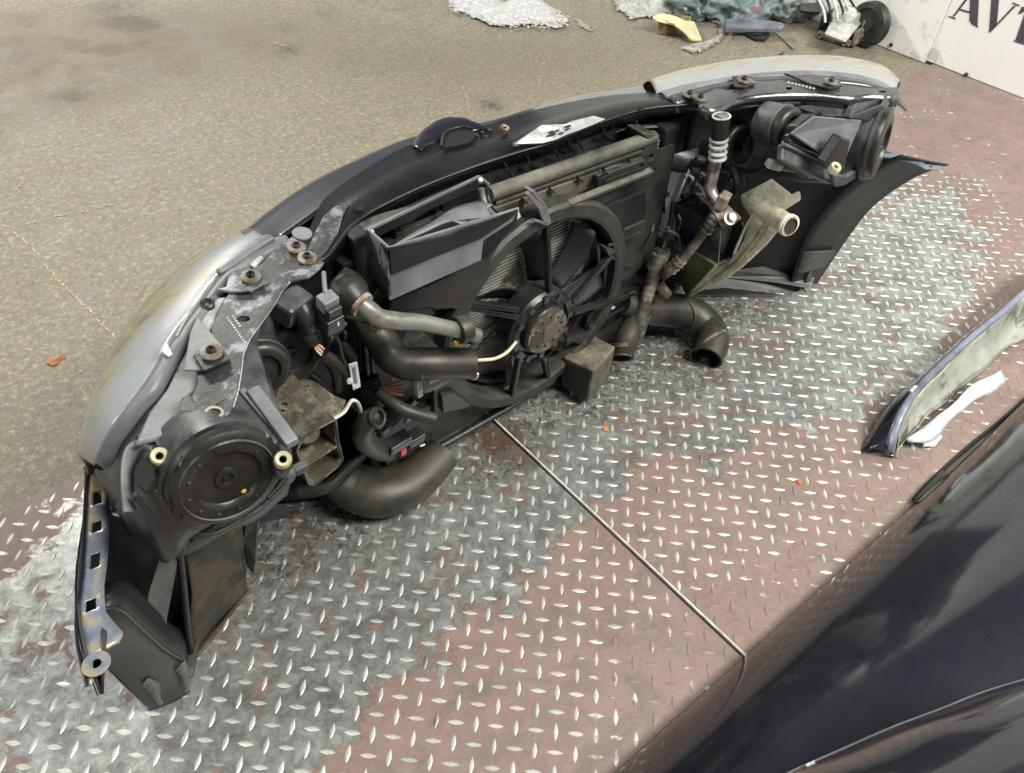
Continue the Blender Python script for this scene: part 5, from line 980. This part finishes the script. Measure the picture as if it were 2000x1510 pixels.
# --- far side bracket
fo = [(1348, 186), (1378, 182), (1400, 172), (1420, 176), (1470, 170), (1474, 158), (1500, 158), (1560, 152), (1590, 162), (1640, 164), (1700, 172), (1752, 170), (1758, 180), (1738, 186), (1690, 184), (1660, 188), (1600, 182), (1540, 180), (1480, 184), (1440, 192), (1412, 206), (1384, 212), (1365, 204)]
fb = slab('side_bracket', [U(x, y, z=.590) for x, y in fo], M['paint'], car, t=.003, axis=(0, 0, 1), bevel=.001, holes=[[U(1541+6*math.cos(t), 172+3*math.sin(t), z=.590) for t in np.linspace(0, 2*PI, 14, endpoint=False)], [U(1724+8*math.cos(t), 179+2.5*math.sin(t), z=.590) for t in np.linspace(0, 2*PI, 14, endpoint=False)]])
part(fb, 'farther black bracket over the far headlight')
loft('bracket_flange', [[U(x, y, z=.590) for x, y in fo[12:]], [U(x, y+1, z=.590)+Vector((0, -.003, -.022)) for x, y in fo[12:]]], M['paint'], fb, n=50, solid=.002)
slab('headlight_tab', [U(x, y, z=.597) for x, y in ((1430, 148), (1470, 148), (1478, 160), (1455, 170), (1435, 168))], M['bracket'], fb, t=.004, axis=(0, 0, 1))
slab('headlight_tab', [U(x, y, z=.597) for x, y in ((1532, 142), (1570, 150), (1640, 156), (1645, 166), (1620, 172), (1585, 164))], M['paint'], fb, t=.004, axis=(0, 0, 1))
for k in range(8): slab('stamped_print', [U(x, y, z=.5912) for x, y in ((1538+k*7, 159+k*1.6), (1543+k*7, 159+k*1.6), (1543+k*7, 163+k*1.6), (1538+k*7, 163+k*1.6))], M['print'], fb, t=.0004, axis=(0, 0, 1), bevel=0)
for x, y, z in ((1346, 186, .585), (1367, 193, .592), (1452, 158, .599), (1622, 161, .599)): bolt(U(x, y, z=z), (0, -.1, 1), car, .0085)
# ------------------------------------------------------------------ body panels lying at the lower right
def surf(rows, *a, **k): return loft(*a[:1], rows, *a[1:], **k)
pan = empty('body_panel', 'large glossy dark blue body panel at the lower right, mirroring the tread plate', 'car panel', (.4, -.6, 0))
mpan = set_coat(mat('dark_blue_panel_paint', (.008, .008, .016), .5, coat=1.0, var=.12, bump=0, dust=.03, spec=.15), 1.7, .10)
prof = [(0, .004), (.007, .028), (.026, .066), (.055, .110), (.093, .154), (.136, .190), (.182, .219), (.24, .246), (.33, .262), (.45, .27), (.6, .272), (.8, .272)]
xs = [-.62, -.45, -.28, -.10, .08, .25, .45, .70, 1.0, 1.3]
def prow(x, dy=0, dz=0):
    sc = .62+.42*min(1, max(0, (x+.6)/1.2))
    return [Vector((x, -.306-.012*math.sin(x*2)-d*sc+dy, .009+h*sc+dz)) for d, h in prof]
loft('panel_skin', [prow(x) for x in xs], mpan, pan, n=44, across=60, solid=.0015)
# folded inner lip along the raised edge
lipx = [(1785, 978), (1810, 950), (1850, 912), (1900, 868), (1950, 828), (2010, 775), (2080, 712)]
o_ = [U(x, y, z=.011) for x, y in lipx]
mlip = mat('greenish_inner_lip', (.16, .19, .17), .35, metal=.3, coat=.4, dust=.2)
loft('panel_lip', [o_, [U(x+6+k*1.6, y+1+k*2.2, z=.026) for k, (x, y) in enumerate(lipx)], [U(x+8+k*3, y+2+k*4.4, z=.040) for k, (x, y) in enumerate(lipx)]], mlip, pan, n=40, across=6, solid=.002)
tube('panel_edge', [U(x-1, y-2, z=.012) for x, y in lipx], .0035, M['deep'], pan, n=8, steps=50)
slab('lip_tip', [U(*a, z=.03) for a in ((1785, 976), (1800, 958), (1838, 920), (1850, 918), (1832, 940), (1808, 966))], M['black'], pan, t=.004)
# second panel overlapping in the corner, its upper edge highlight painted as a grey bead
p2 = empty('body_panel', 'dark blue panel edge crossing the bottom right corner over the larger panel', 'car panel', (.1, -.75, 0))
cr = [(1480, 1545), (1545, 1508), (1640, 1466), (1740, 1422), (1830, 1388), (1900, 1360), (1960, 1340), (2040, 1318)]
r0 = [U(x, y, z=.34) for x, y in cr]
def off(p, dy, dz): return p+Vector((dy*.35, -dy, dz))
loft('panel_skin', [[off(p, .0, -.05) for p in r0], r0, [off(p, .006, -.004+.0) for p in r0], [off(p, .022, -.022) for p in r0]][1:2]+[[off(p, d, h) for p in r0] for d, h in ((.010, .022), (.026, .052), (.050, .082), (.085, .110), (.13, .128), (.20, .14), (.32, .142))], mpan, p2, n=44, across=40, solid=.0015)
tube('panel_edge', r0, .0014, M['grey'], p2, n=6, steps=60)
slab('edge_tab', [U(*a, z=.35) for a in ((1574, 1492), (1592, 1484), (1590, 1500), (1580, 1512))], M['label'], p2, t=.003)
# fender lying inside-up, its inner skin showing
fen = empty('fender', 'dark blue fender lying on its back, greenish inner side and silver flange showing', 'fender', (.75, -.2, 0))
rim = [(1733, 882, .03), (1738, 850, .055), (1752, 810, .08), (1778, 766, .10), (1830, 712, .115), (1900, 648, .125), (1945, 612, .13), (2010, 555, .135), (2080, 495, .14)]
rim3 = qz('PX', rim, 'z')
out0 = [(1678, 888, .006), (1682, 872, .008), (1700, 842, .010), (1735, 800, .012), (1800, 745, .02), (1880, 675, .03), (1930, 632, .035), (2000, 580, .04), (2070, 520, .05)]
out3 = qz('PX', out0, 'z')
loft('fender_skin', [out3, [a.lerp(b, .5)+Vector((-.006, .006, .010)) for a, b in zip(spline(out3, 9), spline(rim3, 9))], rim3], M['navy'], fen, n=50, across=10, solid=.002)
mrim = mat('light_blue_edge', (.26, .29, .38), .3, metal=.4, coat=.5)
loft('fender_rim', [rim3, [p+Vector((.004, -.010, .002)) for p in rim3], [p+Vector((.006, -.014, -.004)) for p in rim3]], mrim, fen, n=50, across=6, solid=.002)
mgreen = mat('primer_inside', (.33, .36, .32), .4, stain=(.13, .14, .11), stain_amt=.3, stain_scale=13, dust=.4, dcol=(.24, .24, .19), scale=8, bscale=30, bump=.3)
i1 = qz('PX', [(1745, 885, .015), (1780, 840, .02), (1830, 800, .02), (1880, 760, .02), (1925, 720, .02), (1965, 680, .02), (2010, 645, .02), (2080, 590, .02)], 'z')
i2 = qz('PX', [(1765, 858, .02), (1800, 825, .03), (1850, 780, .03), (1895, 738, .035), (1935, 700, .04), (1970, 672, .04), (2010, 655, .04), (2080, 610, .04)], 'z')
loft('inner_skin', [[p+Vector((.006, -.014, -.004)) for p in spline(rim3, 12)], [a.lerp(b, .5)+Vector((0, 0, -.012)) for a, b in zip(spline(rim3, 12), spline(i2, 12))], i2, [a.lerp(b, .6)+Vector((0, 0, .014)) for a, b in zip(spline(i2, 8), spline(i1, 8))], i1], mgreen, fen, n=50, across=20, solid=.002, jitter=.006)
mfl2 = mat('silver_flange', (.42, .46, .51), .35, metal=.1, coat=.3, stain=(.5, .52, .45), stain_amt=.3)
loft('fender_flange', [qz('PX', [(1768, 856, .035), (1790, 842, .045), (1822, 820, .05), (1860, 790, .055), (1900, 752, .06), (1935, 735, .06), (1955, 722, .062)], 'z'), qz('PX', [(1775, 862, .03), (1805, 862, .035), (1832, 852, .035), (1858, 820, .04), (1905, 782, .045), (1940, 766, .045), (1966, 742, .05)], 'z')], mfl2, fen, n=40, across=6, solid=.002, jitter=.003)
slab('flange_foot', qz('PX', [(1780, 858, .03), (1812, 862, .03), (1835, 846, .035), (1842, 852, .03), (1826, 872, .022), (1802, 872, .02), (1806, 868, .025)], 'z'), mfl2, fen, t=.002)
slab('tip_flange', qz('PX', [(1690, 888, .008), (1730, 872, .028), (1740, 890, .018), (1762, 896, .012), (1752, 906, .006), (1715, 906, .004)], 'z'), M['rail'], fen, t=.002)
slab('grimy_corner', qz('PX', [(1734, 880, .03), (1750, 815, .075), (1778, 772, .095), (1780, 800, .06), (1772, 850, .03), (1760, 858, .025), (1742, 866, .025)], 'z'), M['dusty'], fen, t=.002)
lathe('rusty_nut', U(1769, 823, z=.052), (-.2, -.5, .8), [(.003, .003), (.006, .003), (.006, 0)], M['rust'], fen, 12)
tube('rim_step', qz('PX', [(1778, 766, .102), (1784, 758, .104), (1790, 755, .105)], 'z'), .004, M['label'], fen, n=8, steps=8)

# ------------------------------------------------------------------ rubbish on the concrete at the back
def plastic(name, col, alpha, rough=.25, var=.2, sc=20):
    m, nt, bs = world_noise_mat(name); tc = nt.nodes.new('ShaderNodeTexCoord').outputs['Object']
    f = nn(nt, sc, 8, .7, tc, .8)
    nt.links.new(mixc(nt, ramp(nt, f, .35, .65), tuple(c*(1-var) for c in col), tuple(min(.9, c*(1+var)) for c in col)), bs.inputs['Base Color'])
    nt.links.new(ramp(nt, f, .35, .65, alpha-.15, min(1, alpha+.2)), bs.inputs['Alpha']); bs.inputs['Roughness'].default_value = rough
    bp = nt.nodes.new('ShaderNodeBump'); bp.inputs['Distance'].default_value = .01; nt.links.new(f, bp.inputs['Height']); nt.links.new(bp.outputs[0], bs.inputs['Normal'])
    return m
def crumple(name, outline_px, h, m, parent=None, seed=1, res=.012, z0=.003, amp=1.0, fold=9):
    """irregular sheet with folds over a floor outline"""
    P = [U(x, y, z=.0) for x, y in outline_px]; xs_ = [p.x for p in P]; ys_ = [p.y for p in P]
    def inside(x, y):
        c = False; j = len(P)-1
        for i in range(len(P)):
            if (P[i].y > y) != (P[j].y > y) and x < (P[j].x-P[i].x)*(y-P[i].y)/(P[j].y-P[i].y)+P[i].x: c = not c
            j = i
        return c
    def edge(x, y):
        d = 9
        for a, b in zip(P, P[1:]+P[:1]):
            t = max(0, min(1, ((x-a.x)*(b.x-a.x)+(y-a.y)*(b.y-a.y))/max(1e-9, (b-a).length_squared))); d = min(d, math.hypot(x-a.x-t*(b.x-a.x), y-a.y-t*(b.y-a.y)))
        return d
    nx, ny = int((max(xs_)-min(xs_))/res)+2, int((max(ys_)-min(ys_))/res)+2; idx = {}; V = []; Fc = []
    for i in range(nx):
        for j in range(ny):
            x, y = min(xs_)+i*res+random.uniform(-.3, .3)*res, min(ys_)+j*res+random.uniform(-.3, .3)*res
            if inside(x, y):
                e = min(1, edge(x, y)/(.06)); v = Vector((x*fold, y*fold, seed))
                r = 1-abs(noise.noise(v))*2; r2 = 1-abs(noise.noise(v*2.7))*2
                idx[i, j] = len(V); V.append((x, y, z0+h*(.25+.75*e)*(.35+.5*r+.3*r2)*amp*(.3+.7*e)+.004*random.random()))
    for (i, j), k in idx.items():
        if all(t in idx for t in ((i+1, j), (i+1, j+1), (i, j+1))): Fc.append((k, idx[i+1, j], idx[i+1, j+1], idx[i, j+1]))
    V = [(x, y, max(z, .002)) for x, y, z in V]
    return finish(name, V, Fc, m, parent, True, angle=60, solid=.0008)
mb = plastic('bubble_film', (.74, .77, .84), .92, .3, .25, 55)
bw = empty('bubble_wrap', 'crumpled white bubble wrap sheet with an orange tint lying on the concrete at the top', 'bubble wrap', tuple(U(990, 30, z=0)))
crumple('film', [(868, -30), (870, 5), (885, 22), (910, 30), (925, 40), (945, 50), (965, 55), (1000, 56), (1035, 52), (1060, 52), (1080, 60), (1095, 60), (1105, 52), (1118, 40), (1095, 30), (1082, 18), (1062, 5), (1055, -30)], .028, mb, bw, 3, .012)
V = []; Fc = []
for k in range(520):
    x, y = random.uniform(878, 1110), random.uniform(-5, 58)
    if y > 22+ (x-885)*.28 and x < 985 or y > 54 or (x > 1060 and y < (x-1055)*.55): continue
    p = U(x, y, z=.014+.006*random.random()); r = .0055; b = len(V)
    V += [p+Vector((r*math.cos(t), r*math.sin(t), 0)) for t in np.linspace(0, 2*PI, 6, endpoint=False)]+[p+Vector((0, 0, .0025))]; Fc += [(b+i, b+(i+1) % 6, b+6) for i in range(6)]
o = finish('bubbles', V, Fc, mb, bw, True); o['kind'] = 'stuff'
crumple('orange_print', [(930, -10), (935, 3), (960, 8), (985, 12), (1005, 8), (1000, -10)], .012, plastic('orange_film', (.75, .50, .24), .7, .3), bw, 8, .012, z0=.034)
crumple('yellow_print', [(1080, 50), (1092, 44), (1102, 50), (1092, 58)], .006, plastic('yellow_film', (.72, .75, .38), .8, .3), bw, 8, .012, z0=.02)
scr = crumple('plastic_scrap', [(1118, 40), (1135, 36), (1148, 46), (1161, 60), (1152, 66), (1140, 60), (1125, 54)], .012, plastic('clear_film', (.5, .49, .44), .45, .2), None, 5, .012); tag(scr, 'small clear plastic scrap beside the right tip of the bubble wrap', 'plastic scrap')
# blue bag bundle, clear bag in front
def blob(name, c, rad, m, parent, seed, amp=.25, n=5):
    bm = bmesh.new(); bmesh.ops.create_icosphere(bm, subdivisions=n, radius=1)
    for v in bm.verts:
        p = v.co.copy(); k = 1+amp*(1-2*abs(noise.noise(p*1.6+Vector((seed, 0, 0)))))+amp*.6*(1-2*abs(noise.noise(p*4+Vector((seed, 3, 0)))))-amp
        v.co = Vector((c[0]+p.x*rad[0]*k, c[1]+p.y*rad[1]*k, max(.004, c[2]+p.z*rad[2]*k)))
    me = bpy.data.meshes.new(name); bm.to_mesh(me); bm.free(); me.shade_smooth(); me.materials.append(m)
    o = bpy.data.objects.new(name, me); COL.objects.link(o)
    if parent: o.parent = parent; o.matrix_parent_inverse = Matrix.Translation(-parent.location)
    return o
bag = empty('plastic_bag', 'bulging teal-grey plastic rubbish bag on the concrete left of the brake unit', 'rubbish bag', tuple(U(1480, 40, z=0)))
mbag = plastic('teal_bag_film', (.22, .29, .30), 1.0, .15, .55, 11); mbag2 = plastic('grey_bag_film', (.27, .31, .31), 1.0, .2, .45, 9)
c = U(1480, 55, z=0); blob('bag_body', (c.x+.05, c.y+.16, .05), (.20, .15, .11), mbag, bag, 4); c = U(1545, 50, z=0); blob('bag_body', (c.x+.07, c.y+.12, .05), (.12, .14, .10), mbag2, bag, 9)
c = U(1420, 40, z=0); blob('bag_body', (c.x-.02, c.y+.16, .05), (.15, .14, .12), mbag, bag, 14)
slab('red_print', [U(*a, z=.125) for a in ((1464, 18), (1472, 12), (1484, 14), (1490, 6), (1494, 14), (1484, 22), (1470, 22))], mat('faded_red_print', (.17, .07, .09), .4), bag, t=.002)
cl = empty('clear_bag', 'pale green-white transparent bag draped over the wooden block', 'plastic bag', tuple(U(1300, 20, z=0)))
crumple('bag_sheet', [(1190, -25), (1194, 12), (1200, 30), (1214, 26), (1224, 40), (1230, 54), (1238, 42), (1250, 38), (1275, 40), (1300, 34), (1325, 34), (1360, 34), (1400, 40), (1430, 42), (1400, 12), (1372, -25)], .05, plastic('milky_film', (.58, .60, .57), .75, .2, .3, 25), cl, 2, .014)
crumple('bag_sheet', [(1300, -30), (1310, 14), (1322, 36), (1335, 52), (1348, 38), (1356, 16), (1385, 2), (1400, -30)], .05, plastic('aqua_film', (.42, .58, .56), .85, .15, .2, 18), cl, 7, .014, z0=.05)
crumple('bag_tail', [(1340, 30), (1360, 18), (1385, 12), (1405, 26), (1432, 36), (1424, 42), (1422, 62), (1412, 82), (1390, 96), (1365, 106), (1352, 108), (1340, 102), (1320, 98), (1330, 92), (1365, 84), (1390, 78), (1400, 66), (1402, 52), (1380, 42), (1350, 42)], .035, plastic('clear_crinkle', (.55, .55, .50), .6, .15, .35, 40), cl, 11, .010)
wb = bx('wood_block', 0, 1, 0, 1, 0, 1, M['rail'], None); bpy.data.objects.remove(wb)
g0 = [U(1283, 67, z=0), U(1345, 74, z=0)]; dv = (g0[1]-g0[0]); nv = Vector((-dv.y, dv.x, 0)).normalized()*.08
wd = hexa('wooden_block', [g0[0], g0[1], g0[1]+nv, g0[0]+nv], [p+Vector((0, 0, .055)) for p in (g0[0], g0[1], g0[1]+nv, g0[0]+nv)], mat('old_wood', (.30, .22, .11), .8, stain=(.10, .075, .04), stain_amt=.5, stain_scale=20), None, .004); tag(wd, 'small wooden block under the yellow sheet and the clear bag', 'wood block')
ys = loft('yellow_sheet', [qz('PX', [(1274, 35, .075), (1290, 26, .08), (1318, 30, .08), (1338, 40, .075), (1356, 42, .065)], 'z'), qz('PX', [(1284, 42, .062), (1300, 42, .063), (1322, 50, .062), (1350, 60, .04), (1364, 62, .04)], 'z'), qz('PX', [(1322, 48, .061), (1335, 62, .03), (1342, 72, .02), (1350, 80, .012), (1372, 80, .012)], 'z')], mat('yellow_paper', (.66, .66, .40), .6, var=.1), None, n=20, across=10, solid=.001, jitter=.005); tag(ys, 'folded pale yellow sheet hanging over the wooden block', 'paper sheet')
tr = slab('grey_trim_strip', qz('PX', [(1418, 36, .05), (1455, 35, .052), (1528, 44, .052), (1533, 50, .05), (1526, 56, .04), (1418, 55, .04)], 'z'), mat('blue_grey_strip', (.17, .19, .24), .35), None, t=.018, bevel=.003); tag(tr, 'long blue-grey plastic trim strip lying in front of the teal bag', 'trim strip')
ch = slab('black_bracket', qz('PX', [(1456, 62, .02), (1478, 56, .022), (1500, 58, .022), (1504, 68, .018), (1494, 76, .014), (1476, 76, .012), (1464, 70, .012)], 'z'), M['black'], None, t=.012, bevel=.003, holes=[[U(1478+4*math.cos(t), 69+2*math.sin(t), z=.016) for t in np.linspace(0, 2*PI, 10, endpoint=False)]]); tag(ch, 'small black bracket below the blue-grey trim strip', 'bracket')
cb = tube('thin_cable', [U(1505, 58, z=.012), U(1520, 70, z=.008), U(1535, 84, z=.005), U(1548, 96, z=.005)], .0022, M['black'], None, n=8, steps=24); tag(cb, 'short thin black cable end curving from the bracket over the concrete', 'cable')
for k, (x, y, lab) in enumerate(((1527, 104, 'tiny dry brown leaf bits by the thin cable end'), (107, 705, 'small orange leaf on the concrete left of the closer headlight'))):
    r = .013 if k else .009; c = U(x, y, z=.004); L = []
    for t in np.linspace(0, 2*PI, 13, endpoint=False): rr = r*(1+.45*math.sin(3*t+1)); L.append(c+Vector((rr*1.4*math.cos(t), rr*.7*math.sin(t), .003*math.sin(2*t))))
    o = slab('dry_leaf', L, mat('dry_leaf', (.42, .17, .06) if k else (.18, .07, .03), .8), None, t=.0012, bevel=0); tag(o, lab, 'leaf')
# brake pressure unit by the wall with the ribbed pulley behind it
bu = empty('brake_unit', 'pale metal pump unit in a dark bracket standing against the white board', 'pump unit', tuple(U(1650, 85, z=0)))
f0, f1 = U(1592, 72, z=.004), U(1658, 93, z=.004); dv = (f1-f0); L_ = dv.length; dv.normalize(); nv = Vector((-dv.y, dv.x, 0))
def ub(name, u0, u1, v0, v1, z0, z1, m, bev=.003): 
    g = [f0+dv*u0*L_+nv*v0, f0+dv*u1*L_+nv*v0, f0+dv*u1*L_+nv*v1, f0+dv*u0*L_+nv*v1]
    return hexa(name, [Vector((p.x, p.y, z0)) for p in g], [Vector((p.x, p.y, z1)) for p in g], m, bu, bev)
ub('mount_bracket', 0, 1, 0, .012, .006, .030, M['rust']); ub('mount_bracket', 0, 1, 0, .11, .002, .008, M['black']); ub('mount_bracket', 0, .06, 0, .11, .005, .09, M['black']); ub('base_block', .05, .98, .012, .10, .008, .030, M['black'])
mal = mat('pale_cast_aluminium', (.62, .66, .60), .45, metal=.3, stain=(.4, .42, .38), stain_amt=.3)
hexa('valve_body', qz('PX', [(1612, 72, .035), (1650, 84, .035), (1668, 66, .035), (1632, 52, .035)], 'z'), qz('PX', [(1610, 66, .075), (1652, 82, .075), (1686, 40, .085), (1626, 36, .085)], 'z'), mal, bu, bevel=.004)
lathe('motor_can', U(1660, 38, z=.085), (0.05, .1, 1), [(.036, -.03), (.036, .018), (.033, .026), (.030, .028), (0, .030)], mal, bu, 30)
for k in range(6): 
    a = U(1612+k*12, 44-k*1.5, z=.085); tube('brake_line', [a, a+Vector((.005, .02, .03)), a+Vector((.004+.01*math.sin(k), .05, .06)), a+Vector((.02, .09, .07))], .0045, M['white' if k % 2 == 0 else 'deep'], bu, n=8, steps=16)
ub('white_block', .12, .75, .06, .12, .03, .12, M['white'])
ub('side_plate', 1.0, 1.14, .0, .12, .012, .07, M['rust'], .006); ub('side_plate', 1.02, 1.2, .05, .14, .03, .10, M['rust'], .006)
for u_ in (.12, .85):
    c = f0+dv*u_*L_+nv*-.004+Vector((0, 0, .014)); lathe('bracket_eye', c, -nv, [(.005, .004), (.012, .004), (.013, 0), (.012, -.006)], M['rust'], bu, 16)
    lathe('bracket_eye', c+nv*.001, -nv, [(0, .002), (.0055, .002)], M['dark'], bu, 12)
pu = empty('ribbed_wheel', 'dark round ribbed wheel leaning between the pump unit and the white board', 'wheel', tuple(U(1690, 75, z=0)))
cw = U(1692, 50, x=2.325)
lathe('wheel_rim', (2.335, cw.y, .085), (-1, .12, .06), [(.05, -.03), (.078, -.03), (.082, -.022), (.078, -.016), (.082, -.008), (.078, 0), (.082, .008), (.078, .014), (.060, .018), (.055, .006), (.03, .006), (.028, .012), (0, .012)], M['dusty'], pu, 48)
dk = bx('dark_crate', 0, 1, 0, 1, 0, 1, M['deep'], None); bpy.data.objects.remove(dk)
sh = hexa('dark_sheet', [U(1560, 30, z=.003), U(1602, 30, z=.003), U(1612, -12, z=.003), U(1560, -12, z=.003)], [U(1562, 22, z=.08), U(1604, 24, z=.08), U(1614, -16, z=.08), U(1562, -16, z=.08)], mat('dark_cloth', (.05, .05, .06), .8, dust=.4), None, .01); tag(sh, 'dark grey bundle between the teal bag and the pump unit', 'bundle')
# crumbs and oil on the plates
for (x, y, r, lab) in ((1183, 837, .007, 'amber drop of dirt on the plate in front of the muddy duct'), (1562, 941, .006, 'tiny red paint fleck on the right tread plate')):
    c = U(x, y, z=.0128); o = lathe('paint_fleck', c, (0, 0, 1), [(r, -.001), (r*.8, .0012), (0, .0016)], M['orange'] if x < 1300 else mat('red_fleck', (.65, .13, .08), .5), None, 9); tag(o, lab, 'fleck')
V = []; Fc = []
def crumb(x, y, s):
    p = U(x, y, z=.0128); k = len(V); V.extend([p+Vector((random.uniform(-s, s), random.uniform(-s, s), random.uniform(0, s))) for _ in range(4)]); Fc.extend([(k, k+1, k+2), (k, k+1, k+3), (k+1, k+2, k+3), (k, k+2, k+3)])
for cx_, cy_, sx_, sy_, n_ in ((1030, 800, 70, 40, 260), (1200, 760, 80, 30, 160), (1290, 690, 90, 50, 240), (1420, 620, 80, 30, 200), (900, 900, 80, 60, 140), (600, 1060, 80, 60, 150), (1370, 760, 50, 40, 80), (430, 1250, 120, 60, 80), (1500, 700, 200, 120, 120)):
    for _ in range(n_): crumb(random.gauss(cx_, sx_), random.gauss(cy_, sy_), random.uniform(.0008, .0024))
o = finish('dirt_crumbs', V, Fc, mat('dirt_crumbs', (.12, .10, .07), .9, var=.8, scale=200), None, False); tag(o, 'loose dirt crumbs and grit scattered over the tread plates', 'grit', 'stuff')
